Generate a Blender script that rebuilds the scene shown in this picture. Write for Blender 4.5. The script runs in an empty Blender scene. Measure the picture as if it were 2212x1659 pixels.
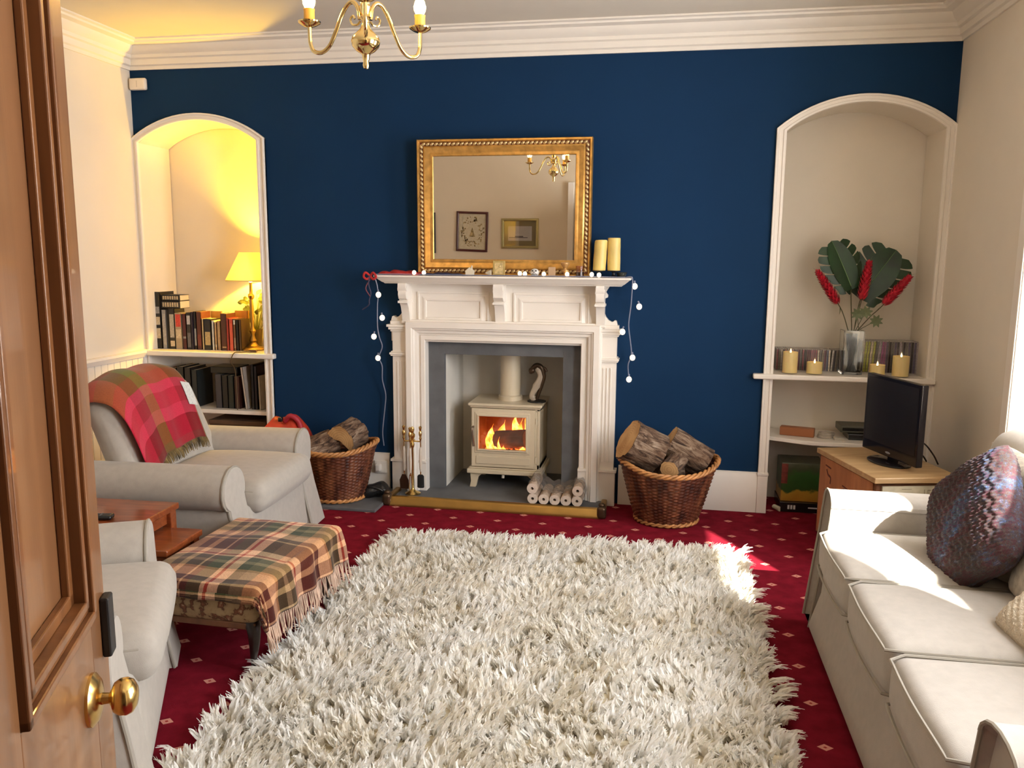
import bpy, math, random
import numpy as np
from mathutils import Vector, Matrix
random.seed(7)
S = bpy.context.scene
COL = S.collection
pi = math.pi
sin, cos = math.sin, math.cos

# ------------------------------------------------------------ camera, light, exposure
cam_d = bpy.data.cameras.new('camera')
cam = bpy.data.objects.new('camera', cam_d)
COL.objects.link(cam)
cam_d.sensor_width = 36.0
cam_d.lens = 36.0 * 1773.37 / 2212.0
cam_d.clip_start = 0.02
YAW, PITCH, ROLL = 0.179818186, -0.156263902, -0.00774086629
Rc = (Matrix.Rotation(YAW, 3, 'Z') @ Matrix.Rotation(PITCH, 3, 'X') @ Matrix.Rotation(ROLL, 3, 'Y'))
cam.matrix_world = Matrix.Translation((0, -5.061, 1.55)) @ (Rc @ Matrix.Rotation(pi / 2, 3, 'X')).to_4x4()
S.camera = cam

VS = S.view_settings
S.display_settings.display_device = 'sRGB'
VS.view_transform = 'Standard'
VS.look = 'None'
VS.gamma = 1.0
VS.use_curve_mapping = False
VS.exposure = 0.14
S.cycles.use_denoising = True
S.cycles.max_bounces = 9
S.cycles.diffuse_bounces = 5
S.cycles.glossy_bounces = 4
S.cycles.transmission_bounces = 8
S.cycles.transparent_max_bounces = 12
S.cycles.sample_clamp_indirect = 6.0
S.cycles.caustics_refractive = False
S.cycles.caustics_reflective = False

W = bpy.data.worlds.new('world'); S.world = W; W.use_nodes = True
W.node_tree.nodes['Background'].inputs[0].default_value = (0.93, 0.95, 1.0, 1)
W.node_tree.nodes['Background'].inputs[1].default_value = 23.0

def lamp(kind, name, loc, power, color, direction=None, size=None, angle=None):
    d = bpy.data.lights.new(name, kind); d.energy = power; d.color = color
    o = bpy.data.objects.new(name, d); COL.objects.link(o); o.location = loc
    if direction is not None:
        o.rotation_euler = Vector(direction).to_track_quat('-Z', 'Y').to_euler()
    if kind == 'AREA':
        d.shape = 'RECTANGLE'; d.size, d.size_y = size
    if kind == 'SUN': d.angle = angle
    if kind == 'POINT': d.shadow_soft_size = size
    return o
SUN_DIR = (-0.49, 0.87, -0.92)
lamp('SUN', 'sun', (4, -8, 6), 30.0, (1.0, 0.95, 0.86), SUN_DIR, angle=0.012)
# the sky enters through the two windows of the right wall: portals only steer its sampling
for nm_, loc_, sz_ in (('window_portal_far', (2.10, -1.54, 1.585), (.82, 1.73)), ('window_portal_near', (1.70, -3.175, 1.57), (1.15, 1.70))):
    p_ = lamp('AREA', nm_, loc_, 1.0, (1, 1, 1), (-1, 0, 0), sz_); p_.data.cycles.is_portal = True

# ------------------------------------------------------------ tagging
def tag(o, label=None, cat=None, group=None, kind=None):
    if label: o['label'] = label
    if cat: o['category'] = cat
    if group: o['group'] = group
    if kind: o['kind'] = kind
    return o
def thing(name, label, cat, loc=(0, 0, 0), rz=0.0, group=None):
    o = bpy.data.objects.new(name, None); COL.objects.link(o)
    o.location = loc; o.rotation_euler = (0, 0, rz); o.empty_display_size = 0.1
    return tag(o, label, cat, group)

# ------------------------------------------------------------ mesh builder
class MB:
    def __init__(s): s.v = []; s.f = []; s.uv = None
    def add(s, vs, fs, M=None):
        n = len(s.v)
        if M is not None: vs = [tuple(M @ Vector(p)) for p in vs]
        s.v += [tuple(p) for p in vs]; s.f += [tuple(i + n for i in f) for f in fs]
        return s
    def box(s, x0, x1, y0, y1, z0, z1, M=None):
        v = [(x, y, z) for z in (z0, z1) for y in (y0, y1) for x in (x0, x1)]
        return s.add(v, [(0, 2, 3, 1), (4, 5, 7, 6), (0, 1, 5, 4), (2, 6, 7, 3), (0, 4, 6, 2), (1, 3, 7, 5)], M)
    def prism(s, prof, axis, a, b, M=None):
        """closed 2-D profile swept along an axis. x: (y,z) y: (x,z) z: (x,y)"""
        def P(p, t):
            return {'x': (t, p[0], p[1]), 'y': (p[0], t, p[1]), 'z': (p[0], p[1], t)}[axis]
        n = len(prof)
        v = [P(p, a) for p in prof] + [P(p, b) for p in prof]
        f = [(i, (i + 1) % n, n + (i + 1) % n, n + i) for i in range(n)]
        f += [tuple(range(n))[::-1], tuple(range(n, 2 * n))]
        return s.add(v, f, M)
    def lathe(s, prof, n=32, M=None, cap=True, a0=0.0, a1=2 * pi):
        """prof: (r,z) list"""
        full = abs(a1 - a0 - 2 * pi) < 1e-6
        m = n if full else n + 1
        v = []
        for r, z in prof:
            for i in range(m):
                a = a0 + (a1 - a0) * i / n
                v.append((r * cos(a), r * sin(a), z))
        f = []
        for j in range(len(prof) - 1):
            for i in range(n):
                k = (i + 1) % m
                f.append((j * m + i, j * m + k, (j + 1) * m + k, (j + 1) * m + i))
        if cap and full:
            if prof[0][0] > 1e-5: f.append(tuple(range(m))[::-1])
            if prof[-1][0] > 1e-5: f.append(tuple((len(prof) - 1) * m + i for i in range(m)))
        return s.add(v, f, M)
    def tube(s, pts, r, n=8, closed=False, M=None):
        pts = [Vector(p) for p in pts]; m = len(pts)
        rs = r if isinstance(r, (list, tuple)) else [r] * m
        v = []; up = Vector((0, 0, 1)); prev = None
        for i, p in enumerate(pts):
            if closed: t = pts[(i + 1) % m] - pts[i - 1]
            else: t = pts[min(i + 1, m - 1)] - pts[max(i - 1, 0)]
            if t.length < 1e-9: t = Vector((0, 0, 1))
            t.normalize()
            if prev is None:
                a = t.cross(up)
                if a.length < 0.1: a = t.cross(Vector((1, 0, 0)))
            else:
                a = prev - t * prev.dot(t)
                if a.length < 1e-6: a = t.cross(up)
            a.normalize(); prev = a; b = t.cross(a)
            for k in range(n):
                th = 2 * pi * k / n
                v.append(tuple(p + (a * cos(th) + b * sin(th)) * rs[i]))
        f = []
        for i in range(m if closed else m - 1):
            j = (i + 1) % m
            for k in range(n):
                l = (k + 1) % n
                f.append((i * n + k, j * n + k, j * n + l, i * n + l))
        if not closed:
            f.append(tuple(range(n))); f.append(tuple(range((m - 1) * n, m * n))[::-1])
        return s.add(v, f, M)
    def rbox(s, sx, sy, sz, r, n=10, puff=(0, 0, 0), M=None, fn=None):
        """soft box centred on the origin, edge radius r, puffed faces"""
        idx = {}; vs = []; fs = []
        h = (sx / 2, sy / 2, sz / 2)
        ns = [max(2, int(n * d / max(sx, sy, sz)) + 3) for d in (sx, sy, sz)]
        def lin(k, nn, hh):
            # denser toward edges
            t = -1 + 2 * k / nn
            return t
        def key(i, j, k):
            if (i, j, k) in idx: return idx[(i, j, k)]
            t = [lin(i, ns[0], h[0]), lin(j, ns[1], h[1]), lin(k, ns[2], h[2])]
            # remap so that grid lines gather at the rounded rim
            p = []
            for q in range(3):
                a = abs(t[q]); w = min(0.9, r / h[q])
                e = 0.34
                if a > 1 - e: b = (1 - w) + w * ((a - (1 - e)) / e)
                else: b = a / (1 - e) * (1 - w)
                p.append(math.copysign(b * h[q], t[q]))
            c = [max(-(h[q] - r), min(h[q] - r, p[q])) for q in range(3)]
            d = Vector([p[q] - c[q] for q in range(3)])
            if d.length > 1e-9:
                dn = d.normalized() * r
                P = Vector(c) + dn
            else: P = Vector(p)
            u = [P[q] / h[q] for q in range(3)]
            for q in range(3):
                if puff[q]:
                    o = [x for x in range(3) if x != q]
                    P[q] += puff[q] * u[q] * max(0, 1 - u[o[0]] ** 2) ** 0.7 * max(0, 1 - u[o[1]] ** 2) ** 0.7
            if fn: P = Vector(fn(P))
            idx[(i, j, k)] = len(vs); vs.append(tuple(P)); return idx[(i, j, k)]
        for i in range(ns[0]):
            for j in range(ns[1]):
                fs.append((key(i, j, 0), key(i, j + 1, 0), key(i + 1, j + 1, 0), key(i + 1, j, 0)))
                K = ns[2]
                fs.append((key(i, j, K), key(i + 1, j, K), key(i + 1, j + 1, K), key(i, j + 1, K)))
        for i in range(ns[0]):
            for k in range(ns[2]):
                fs.append((key(i, 0, k), key(i + 1, 0, k), key(i + 1, 0, k + 1), key(i, 0, k + 1)))
                K = ns[1]
                fs.append((key(i, K, k), key(i, K, k + 1), key(i + 1, K, k + 1), key(i + 1, K, k)))
        for j in range(ns[1]):
            for k in range(ns[2]):
                fs.append((key(0, j, k), key(0, j, k + 1), key(0, j + 1, k + 1), key(0, j + 1, k)))
                K = ns[0]
                fs.append((key(K, j, k), key(K, j + 1, k), key(K, j + 1, k + 1), key(K, j, k + 1)))
        return s.add(vs, fs, M)
    def ell(s, c, r, n=16, m=10, M=None):
        if not isinstance(r, (tuple, list)): r = (r, r, r)
        prof = [(max(1e-6, sin(pi * j / m)), -cos(pi * j / m)) for j in range(m + 1)]
        T = Matrix.Translation(c) @ Matrix.Diagonal((r[0], r[1], r[2], 1))
        if M is not None: T = M @ T
        return s.lathe(prof, n, T, cap=False)
    def grid(s, fn, nu, nv, th=0.0, M=None):
        """fn(u,v)->xyz, u,v in 0..1 ; keeps uv"""
        n0 = len(s.v); vs = []; uv = []
        for j in range(nv + 1):
            for i in range(nu + 1):
                vs.append(fn(i / nu, j / nv)); uv.append((i / nu, j / nv))
        fs = [(j * (nu + 1) + i, j * (nu + 1) + i + 1, (j + 1) * (nu + 1) + i + 1, (j + 1) * (nu + 1) + i) for j in range(nv) for i in range(nu)]
        s.add(vs, fs, M)
        if s.uv is None: s.uv = {}
        for i, q in enumerate(uv): s.uv[n0 + i] = q
        return s
    def build(s, name, m=None, parent=None, smooth=40, bevel=0, bseg=2, solid=0, sub=0):
        me = bpy.data.meshes.new(name); me.from_pydata(s.v, [], s.f); me.validate()
        if s.uv:
            ul = me.uv_layers.new(name='UVMap')
            li = np.empty(len(me.loops), dtype=np.int32); me.loops.foreach_get('vertex_index', li)
            arr = np.zeros((len(me.loops), 2), dtype=np.float32)
            for k, vi in enumerate(li):
                arr[k] = s.uv.get(int(vi), (0, 0))
            ul.data.foreach_set('uv', arr.ravel())
        if smooth:
            me.polygons.foreach_set('use_smooth', [True] * len(me.polygons))
            if smooth < 180: me.set_sharp_from_angle(angle=math.radians(smooth))
        o = bpy.data.objects.new(name, me); COL.objects.link(o)
        if m is not None: me.materials.append(m)
        if parent is not None: o.parent = parent
        if solid:
            q = o.modifiers.new('solid', 'SOLIDIFY'); q.thickness = solid; q.offset = 0
        if bevel:
            b = o.modifiers.new('bevel', 'BEVEL'); b.width = bevel; b.segments = bseg; b.limit_method = 'ANGLE'
            b.angle_limit = math.radians(40); b.harden_normals = False
        if sub:
            q = o.modifiers.new('sub', 'SUBSURF'); q.levels = sub; q.render_levels = sub
        return o

def frame_sweep(mb, X0, X1, Z0, Z1, prof, closed=True, M=None):
    """mitred moulding: prof = [(outset, y)] swept round a rectangle (or a bottomless one)"""
    v = []; f = []; n = len(prof)
    for o, y in prof:
        v += [(X0 - o, y, Z0 - (o if closed else 0)), (X0 - o, y, Z1 + o), (X1 + o, y, Z1 + o), (X1 + o, y, Z0 - (o if closed else 0))]
    ks = range(4) if closed else range(3)
    for i in range(n - 1):
        for k in ks:
            f.append((i * 4 + k, i * 4 + (k + 1) % 4, i * 4 + 4 + (k + 1) % 4, i * 4 + 4 + k))
    return mb.add(v, f, M)
def T(x=0, y=0, z=0, rx=0, ry=0, rz=0, s=1.0):
    M = Matrix.Translation((x, y, z)) @ Matrix.Rotation(rz, 4, 'Z') @ Matrix.Rotation(ry, 4, 'Y') @ Matrix.Rotation(rx, 4, 'X')
    if s != 1.0: M = M @ Matrix.Scale(s, 4)
    return M
def align(p, d):
    """matrix placing local +Z along d at p"""
    q = Vector(d).to_track_quat('Z', 'Y')
    return Matrix.Translation(p) @ q.to_matrix().to_4x4()
def bez(p, n=24):
    """catmull-rom through points"""
    P = [Vector(q) for q in p]; P = [P[0] * 2 - P[1]] + P + [P[-1] * 2 - P[-2]]
    out = []
    for i in range(1, len(P) - 2):
        for k in range(n):
            t = k / n
            a, b, c, d = P[i - 1], P[i], P[i + 1], P[i + 2]
            out.append(tuple(0.5 * ((2 * b) + (c - a) * t + (2 * a - 5 * b + 4 * c - d) * t * t + (3 * b - a - 3 * c + d) * t ** 3)))
    out.append(tuple(P[-2])); return out
def copy_tree(o, parent=None):
    c = o.copy(); COL.objects.link(c); c.parent = parent
    for ch in list(o.children): copy_tree(ch, c)
    return c

# ------------------------------------------------------------ materials
def srgb(r, g, b):
    f = lambda c: (c / 255 / 12.92) if c / 255 <= 0.04045 else ((c / 255 + 0.055) / 1.055) ** 2.4
    return (f(r), f(g), f(b))
MATS = {}
def nodes(name):
    m = bpy.data.materials.new(name); m.use_nodes = True
    nt = m.node_tree; b = nt.nodes['Principled BSDF']
    return m, nt, b
def nd(nt, t, **kw):
    n = nt.nodes.new(t)
    for k, v in kw.items():
        if k in n.inputs: n.inputs[k].default_value = v
        else: setattr(n, k, v)
    return n
def ramp(nt, fac, stops, interp='LINEAR'):
    r = nt.nodes.new('ShaderNodeValToRGB'); r.color_ramp.interpolation = interp
    e = r.color_ramp.elements
    while len(e) < len(stops): e.new(0.5)
    for i, (p, c) in enumerate(stops):
        e[i].position = p; e[i].color = (*c, 1)
    nt.links.new(fac, r.inputs[0]); return r
def coords(nt, scale=(1, 1, 1), kind='Object', rot=(0, 0, 0)):
    c = nt.nodes.new('ShaderNodeTexCoord'); m = nt.nodes.new('ShaderNodeMapping')
    m.inputs['Scale'].default_value = scale; m.inputs['Rotation'].default_value = rot
    nt.links.new(c.outputs[kind], m.inputs[0]); return m.outputs[0]
def mat(name, col, rough=0.6, metal=0.0, var=0.06, nscale=6.0, bump=0.0, bscale=60.0, spec=None, coat=0.0, sheen=0.0, alpha=1.0, sss=0.0, stretch=(1, 1, 1)):
    if name in MATS: return MATS[name]
    m, nt, b = nodes(name)
    b.inputs['Roughness'].default_value = rough; b.inputs['Metallic'].default_value = metal
    if spec is not None: b.inputs['Specular IOR Level'].default_value = spec
    if coat: b.inputs['Coat Weight'].default_value = coat; b.inputs['Coat Roughness'].default_value = 0.15
    if sheen: b.inputs['Sheen Weight'].default_value = sheen
    if sss: b.inputs['Subsurface Weight'].default_value = sss; b.inputs['Subsurface Radius'].default_value = (0.05, 0.03, 0.01)
    co = coords(nt, stretch)
    n = nd(nt, 'ShaderNodeTexNoise', Scale=nscale, Detail=4.0); nt.links.new(co, n.inputs[0])
    lo = tuple(max(0, c * (1 - var)) for c in col); hi = tuple(min(1, c * (1 + var)) for c in col)
    r = ramp(nt, n.outputs[0], [(0.3, lo), (0.7, hi)])
    nt.links.new(r.outputs[0], b.inputs['Base Color'])
    if bump:
        n2 = nd(nt, 'ShaderNodeTexNoise', Scale=bscale, Detail=3.0); nt.links.new(co, n2.inputs[0])
        bp = nd(nt, 'ShaderNodeBump', Strength=bump, Distance=0.01)
        nt.links.new(n2.outputs[0], bp.inputs['Height']); nt.links.new(bp.outputs[0], b.inputs['Normal'])
    MATS[name] = m; return m
def wood(name, c1, c2, scale=3.0, stretch=(8, 8, 0.7), rough=0.45, coat=0.0, c3=None):
    if name in MATS: return MATS[name]
    m, nt, b = nodes(name); co = coords(nt, stretch)
    n = nd(nt, 'ShaderNodeTexNoise', Scale=scale, Detail=6.0, Distortion=0.6); nt.links.new(co, n.inputs[0])
    st = [(0.3, c1), (0.7, c2)] if c3 is None else [(0.25, c1), (0.5, c3), (0.75, c2)]
    r = ramp(nt, n.outputs[0], st); nt.links.new(r.outputs[0], b.inputs['Base Color'])
    b.inputs['Roughness'].default_value = rough
    if coat: b.inputs['Coat Weight'].default_value = coat
    bp = nd(nt, 'ShaderNodeBump', Strength=0.15, Distance=0.004)
    nt.links.new(n.outputs[0], bp.inputs['Height']); nt.links.new(bp.outputs[0], b.inputs['Normal'])
    MATS[name] = m; return m
def emis(name, col, strength):
    if name in MATS: return MATS[name]
    m, nt, b = nodes(name)
    b.inputs['Base Color'].default_value = (*col, 1)
    b.inputs['Emission Color'].default_value = (*col, 1); b.inputs['Emission Strength'].default_value = strength
    MATS[name] = m; return m
def glass(name, col=(1, 1, 1), rough=0.0, ior=1.45):
    if name in MATS: return MATS[name]
    m, nt, b = nodes(name)
    b.inputs['Base Color'].default_value = (*col, 1); b.inputs['Transmission Weight'].default_value = 1.0
    b.inputs['Roughness'].default_value = rough; b.inputs['IOR'].default_value = ior
    MATS[name] = m; return m
def thin_glass(name, tint=(1, 1, 1), rough=0.02, gl=0.07):
    if name in MATS: return MATS[name]
    m = bpy.data.materials.new(name); m.use_nodes = True; nt = m.node_tree; nt.nodes.clear()
    o = nt.nodes.new('ShaderNodeOutputMaterial'); mx = nt.nodes.new('ShaderNodeMixShader')
    t = nd(nt, 'ShaderNodeBsdfTransparent'); t.inputs[0].default_value = (*tint, 1)
    g = nd(nt, 'ShaderNodeBsdfGlossy', Roughness=rough)
    mx.inputs[0].default_value = gl
    nt.links.new(t.outputs[0], mx.inputs[1]); nt.links.new(g.outputs[0], mx.inputs[2]); nt.links.new(mx.outputs[0], o.inputs[0])
    MATS[name] = m; return m

WHITE = mat('white_wall_paint', (0.72, 0.655, 0.555), 0.85, var=0.015, bump=0.03, bscale=90)
GLOSS = mat('white_gloss_paint', (0.80, 0.745, 0.67), 0.35, var=0.02)
WARM_LIT_NEAR = mat('warm_lit_wall_paint', (0.66, 0.555, 0.41), 0.85, var=0.015)  # white wall tinted tan: warm lamp light put into the paint colour
CEIL = mat('ceiling_paint', (0.70, 0.64, 0.54), 0.9, var=0.015)
CREAMW = mat('firebox_cream_paint', (0.70, 0.66, 0.58), 0.8, var=0.05)
BLUE = mat('navy_blue_wall_paint', (0.0045, 0.027, 0.076), 0.8, var=0.06, nscale=2, spec=0.15)
PINE = wood('varnished_pine', (0.125, 0.050, 0.017), (0.205, 0.090, 0.033), 2.2, (9, 9, 0.5), 0.35, 0.3)
BRASS = mat('brass', (0.78, 0.55, 0.20), 0.22, 1.0, var=0.08)
BRASSD = mat('aged_brass', (0.42, 0.26, 0.08), 0.32, 1.0, var=0.15)
BLACK = mat('black_iron', (0.012, 0.011, 0.010), 0.5, 0.2)
BLACKP = mat('black_plastic', (0.010, 0.010, 0.011), 0.25)
FABRIC = mat('oatmeal_linen', (0.40, 0.365, 0.315), 0.95, var=0.05, nscale=30, bump=0.12, bscale=420, sheen=0.15)
PIPING = mat('linen_piping', (0.30, 0.27, 0.22), 0.95, var=0.05)
SLATE = mat('grey_slate', (0.105, 0.108, 0.112), 0.7, var=0.18, nscale=9, bump=0.1, bscale=30)
# ------------------------------------------------------------ the room
XL, XR, YN, ZC = -3.47, 1.56, -4.83, 2.875
def struct(name, mb, m, parent=None, **k):
    o = mb.build(name, m, parent, **k)
    if parent is None: o['kind'] = 'structure'
    return o
# carpet
m, nt, b = nodes('red_carpet')
co = coords(nt)
sep = nd(nt, 'ShaderNodeSeparateXYZ'); nt.links.new(co, sep.inputs[0])
def math_(op, a, c=None):
    n = nt.nodes.new('ShaderNodeMath'); n.operation = op
    for i, q in enumerate((a, c)):
        if q is None: continue
        if isinstance(q, (int, float)): n.inputs[i].default_value = q
        else: nt.links.new(q, n.inputs[i])
    return n.outputs[0]
PER = 0.268
def lattice(ox, oy):
    u = math_('SUBTRACT', math_('FRACT', math_('ADD', math_('DIVIDE', math_('SUBTRACT', sep.outputs[0], ox), PER), 100.5)), 0.5)
    v = math_('SUBTRACT', math_('FRACT', math_('ADD', math_('DIVIDE', math_('SUBTRACT', sep.outputs[1], oy), PER), 100.5)), 0.5)
    return math_('ADD', math_('ABSOLUTE', math_('MULTIPLY', u, 0.86)), math_('ABSOLUTE', math_('MULTIPLY', v, 1.15)))
dd = math_('MINIMUM', lattice(0.027, -0.628), lattice(0.161, -0.494))
rr_ = ramp(nt, dd, [(0.0, (0.30, 0.03, 0.025)), (0.022, (0.62, 0.27, 0.21)), (0.083, (0, 0, 0))], 'CONSTANT')
mask = math_('LESS_THAN', dd, 0.083)
n1 = nd(nt, 'ShaderNodeTexNoise', Scale=14.0, Detail=5.0); nt.links.new(co, n1.inputs[0])
base = ramp(nt, n1.outputs[0], [(0.3, (0.135, 0.007, 0.014)), (0.7, (0.215, 0.011, 0.023))])
mx = nt.nodes.new('ShaderNodeMix'); mx.data_type = 'RGBA'
nt.links.new(mask, mx.inputs['Factor']); nt.links.new(base.outputs[0], mx.inputs[6]); nt.links.new(rr_.outputs[0], mx.inputs[7])
nt.links.new(mx.outputs[2], b.inputs['Base Color']); b.inputs['Roughness'].default_value = 0.97
b.inputs['Sheen Weight'].default_value = 0.0; b.inputs['Specular IOR Level'].default_value = 0.03
n2 = nd(nt, 'ShaderNodeTexNoise', Scale=700.0); nt.links.new(co, n2.inputs[0])
bp = nd(nt, 'ShaderNodeBump', Strength=0.5, Distance=0.004); nt.links.new(n2.outputs[0], bp.inputs['Height']); nt.links.new(bp.outputs[0], b.inputs['Normal'])
CARPET = m
struct('floor', MB().box(XL - 0.1, XR + 0.1, -6.6, 0.62, -0.1, 0.0), CARPET, smooth=0)
struct('ceiling', MB().box(XL - 0.12, XR + 0.12, -6.6, 0.62, ZC, ZC + 0.1), CEIL, smooth=0)

# far wall: blue, with two arched alcoves and the fire opening
def arch_pts(xa, xb, zs, rise, n=20):
    """arc from (xb,zs) to (xa,zs)"""
    c = (xa + xb) / 2; h = (xb - xa) / 2; R = (h * h + rise * rise) / (2 * rise); zc = zs + rise - R
    a = math.asin(h / R)
    return [(c + R * sin(a - 2 * a * i / n), zc + R * cos(a - 2 * a * i / n)) for i in range(n + 1)]
ALC = {'left': (-3.44, -2.59, 2.262, 0.135), 'right': (0.66, 1.515, 2.262, 0.15)}
FIRE = (-1.487, -0.484, 1.0)
# the outline of the wall as a set of prisms (front plane y=0, back y=.35)
mb = MB()
def wall_piece(poly): mb.prism(poly, 'y', 0.0, 0.34)
zt = ZC
aL = ALC['left']; aR = ALC['right']
wall_piece([(XL - .1, 0), (aL[0], 0), (aL[0], zt), (XL - .1, zt)])
wall_piece([(aL[1], 0), (FIRE[0], 0), (FIRE[0], zt), (aL[1], zt)])
wall_piece([(FIRE[0], FIRE[2]), (FIRE[1], FIRE[2]), (FIRE[1], zt), (FIRE[0], zt)])
wall_piece([(FIRE[1], 0), (aR[0], 0), (aR[0], zt), (FIRE[1], zt)])
wall_piece([(aR[1], 0), (XR + .1, 0), (XR + .1, zt), (aR[1], zt)])
for a in (aL, aR):
    P = arch_pts(*a)
    for p, q in zip(P[:-1], P[1:]):
        wall_piece([(q[0], q[1]), (p[0], p[1]), (p[0], zt), (q[0], zt)])
struct('wall_far', mb, BLUE, smooth=0)
# alcove linings: sides, curved head, back
for side, a in ALC.items():
    P = arch_pts(*a); e = 0.004
    mb = MB()
    out = [(a[0], -0.02)] + [(p[0], p[1]) for p in P[::-1]] + [(a[1], -0.02)]
    cx_, cz_ = (a[0] + a[1]) / 2, 1.2
    for p, q in zip(out[:-1], out[1:]):
        def sh(t): # thin lining lying just inside the opening
            dx = -e if t[0] > cx_ + 0.4 else (e if t[0] < cx_ - 0.4 else 0)
            return (t[0] + dx, t[1] - (e if t[1] > 2.0 else 0))
        p1, q1 = sh(p), sh(q)
        mb.add([(p[0], 0, p[1]), (q[0], 0, q[1]), (q1[0], 0, q1[1]), (p1[0], 0, p1[1]),
                (p[0], 0.34, p[1]), (q[0], 0.34, q[1]), (q1[0], 0.34, q1[1]), (p1[0], 0.34, p1[1])],
               [(0, 1, 2, 3), (7, 6, 5, 4), (3, 2, 6, 7), (0, 4, 5, 1)])
    mb.box(a[0] - 0.1, a[1] + 0.1, 0.345, 0.40, -0.02, zt - 0.02)
    struct('wall_%s_alcove' % side, mb, WHITE, smooth=30)
# arch architraves
for i, (side, a) in enumerate(ALC.items()):
    mb = MB()
    for (w0, w1, d) in ((-0.052, 0.0, 0.016), (-0.052, -0.036, 0.026), (-0.014, 0.004, 0.022)):
        P0 = arch_pts(a[0] + w0, a[1] - w0, a[2] + 0.012 * (-w0 / 0.052), a[3] - w0 * 0.55)
        P1 = arch_pts(a[0] + w1, a[1] - w1, a[2] + 0.012 * (-w1 / 0.052), a[3] - w1 * 0.55)
        ro = [(a[1] - w0, 0.24)] + P0 + [(a[0] + w0, 0.24)]
        ri = [(a[1] - w1, 0.24)] + P1 + [(a[0] + w1, 0.24)]
        n = len(ro)
        v = [(p[0], -d, p[1]) for p in ro] + [(p[0], -d, p[1]) for p in ri] + [(p[0], 0, p[1]) for p in ro] + [(p[0], 0, p[1]) for p in ri]
        f = []
        for k in range(n - 1):
            f += [(k, k + 1, n + k + 1, n + k), (k, 2 * n + k, 2 * n + k + 1, k + 1), (n + k, n + k + 1, 3 * n + k + 1, 3 * n + k)]
        mb.add(v, f)
    for xx in (a[0] - 0.054, a[1] - 0.006):   # plinth blocks
        mb.box(xx, xx + 0.06, -0.03, 0.0, 0.0, 0.25); mb.box(xx - .004, xx + 0.064, -0.034, 0.0, 0.235, 0.252)
    struct('trim_%d' % (i + 1), mb, GLOSS, smooth=35, bevel=0.003)

# side and near walls
struct('wall_left', MB().box(XL - 0.12, XL, YN, 0.0, 0, ZC), WHITE, smooth=0)
W1 = (-1.95, -1.13, 0.72, 2.45); W2 = (-3.75, -2.60, 0.72, 2.60)
mb = MB()
TH = 0.12
def rw(y0, y1, z0, z1): mb.box(XR, XR + TH, y0, y1, z0, z1)
rw(W1[1], 0.0, 0, ZC); rw(W2[1], W1[0], 0, ZC); rw(YN, W2[0], 0, ZC)
for w in (W1, W2): rw(w[0], w[1], 0, w[2]); rw(w[0], w[1], w[3], ZC)
# deep reveals round the far window
X2 = XR + TH
mb.box(X2, XR + .5, W1[1], W1[1] + .06, W1[2] - .06, W1[3] + .06); mb.box(X2, XR + .5, W1[0] - .06, W1[0], W1[2] - .06, W1[3] + .06)
mb.box(X2, XR + .5, W1[0], W1[1], W1[3], W1[3] + .06); mb.box(X2, XR + .5, W1[0], W1[1], W1[2] - .06, W1[2])
struct('wall_right', mb, WHITE, smooth=0)
DX0, DX1, DZ = -0.425, 0.42, 2.1
mb = MB()
mb.box(XL - .1, DX0, YN - .12, YN, 0, ZC); mb.box(DX1, XR + .1, YN - .12, YN, 0, ZC); mb.box(DX0, DX1, YN - .12, YN, DZ, ZC)
struct('wall_near', mb, WARM_LIT_NEAR, smooth=0)
mb = MB(); mb.box(-1.3, -1.2, -6.6, YN - .12, 0, ZC); mb.box(1.4, 1.5, -6.6, YN - .12, 0, ZC); mb.box(-1.3, 1.5, -6.7, -6.6, 0, ZC)
struct('wall_hall', mb, WHITE, smooth=0)
# windows
WINP = thin_glass('window_glass')
def window(n, w, xg):
    mb = MB(); y0, y1, z0, z1 = w; zm = (z0 + z1) / 2
    fr = 0.05
    mb.box(xg, xg + .05, y0, y0 + fr, z0, z1); mb.box(xg, xg + .05, y1 - fr, y1, z0, z1)
    mb.box(xg, xg + .05, y0, y1, z0, z0 + .07); mb.box(xg, xg + .05, y0, y1, z1 - fr, z1); mb.box(xg - .01, xg + .06, y0, y1, zm - .025, zm + .025)
    f = struct('window_%d' % n, mb, GLOSS, smooth=0, bevel=0.004)
    MB().box(xg + .02, xg + .024, y0 + fr, y1 - fr, z0 + .07, z1 - fr).build('window_pane', WINP, f, smooth=0)
    # architrave and sill
    q = MB(); t = 0.09
    q.box(XR - .025, XR, y1, y1 + t, z0 - .1, z1 + t); q.box(XR - .032, XR - .0255, y1 + .004, y1 + .022, z0 - .1, z1 + .02)
    q.box(XR - .025, XR, y0 - t, y0, z0 - .1, z1 + t); q.box(XR - .025, XR, y0, y1, z1, z1 + t); q.box(XR - .05, XR + .02, y0 - t, y1 + t, z0 - .04, z0)
    q.build('window_frame', GLOSS, f, smooth=0, bevel=0.004)
window(1, W1, XR + .44); window(2, W2, XR + .05)

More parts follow.
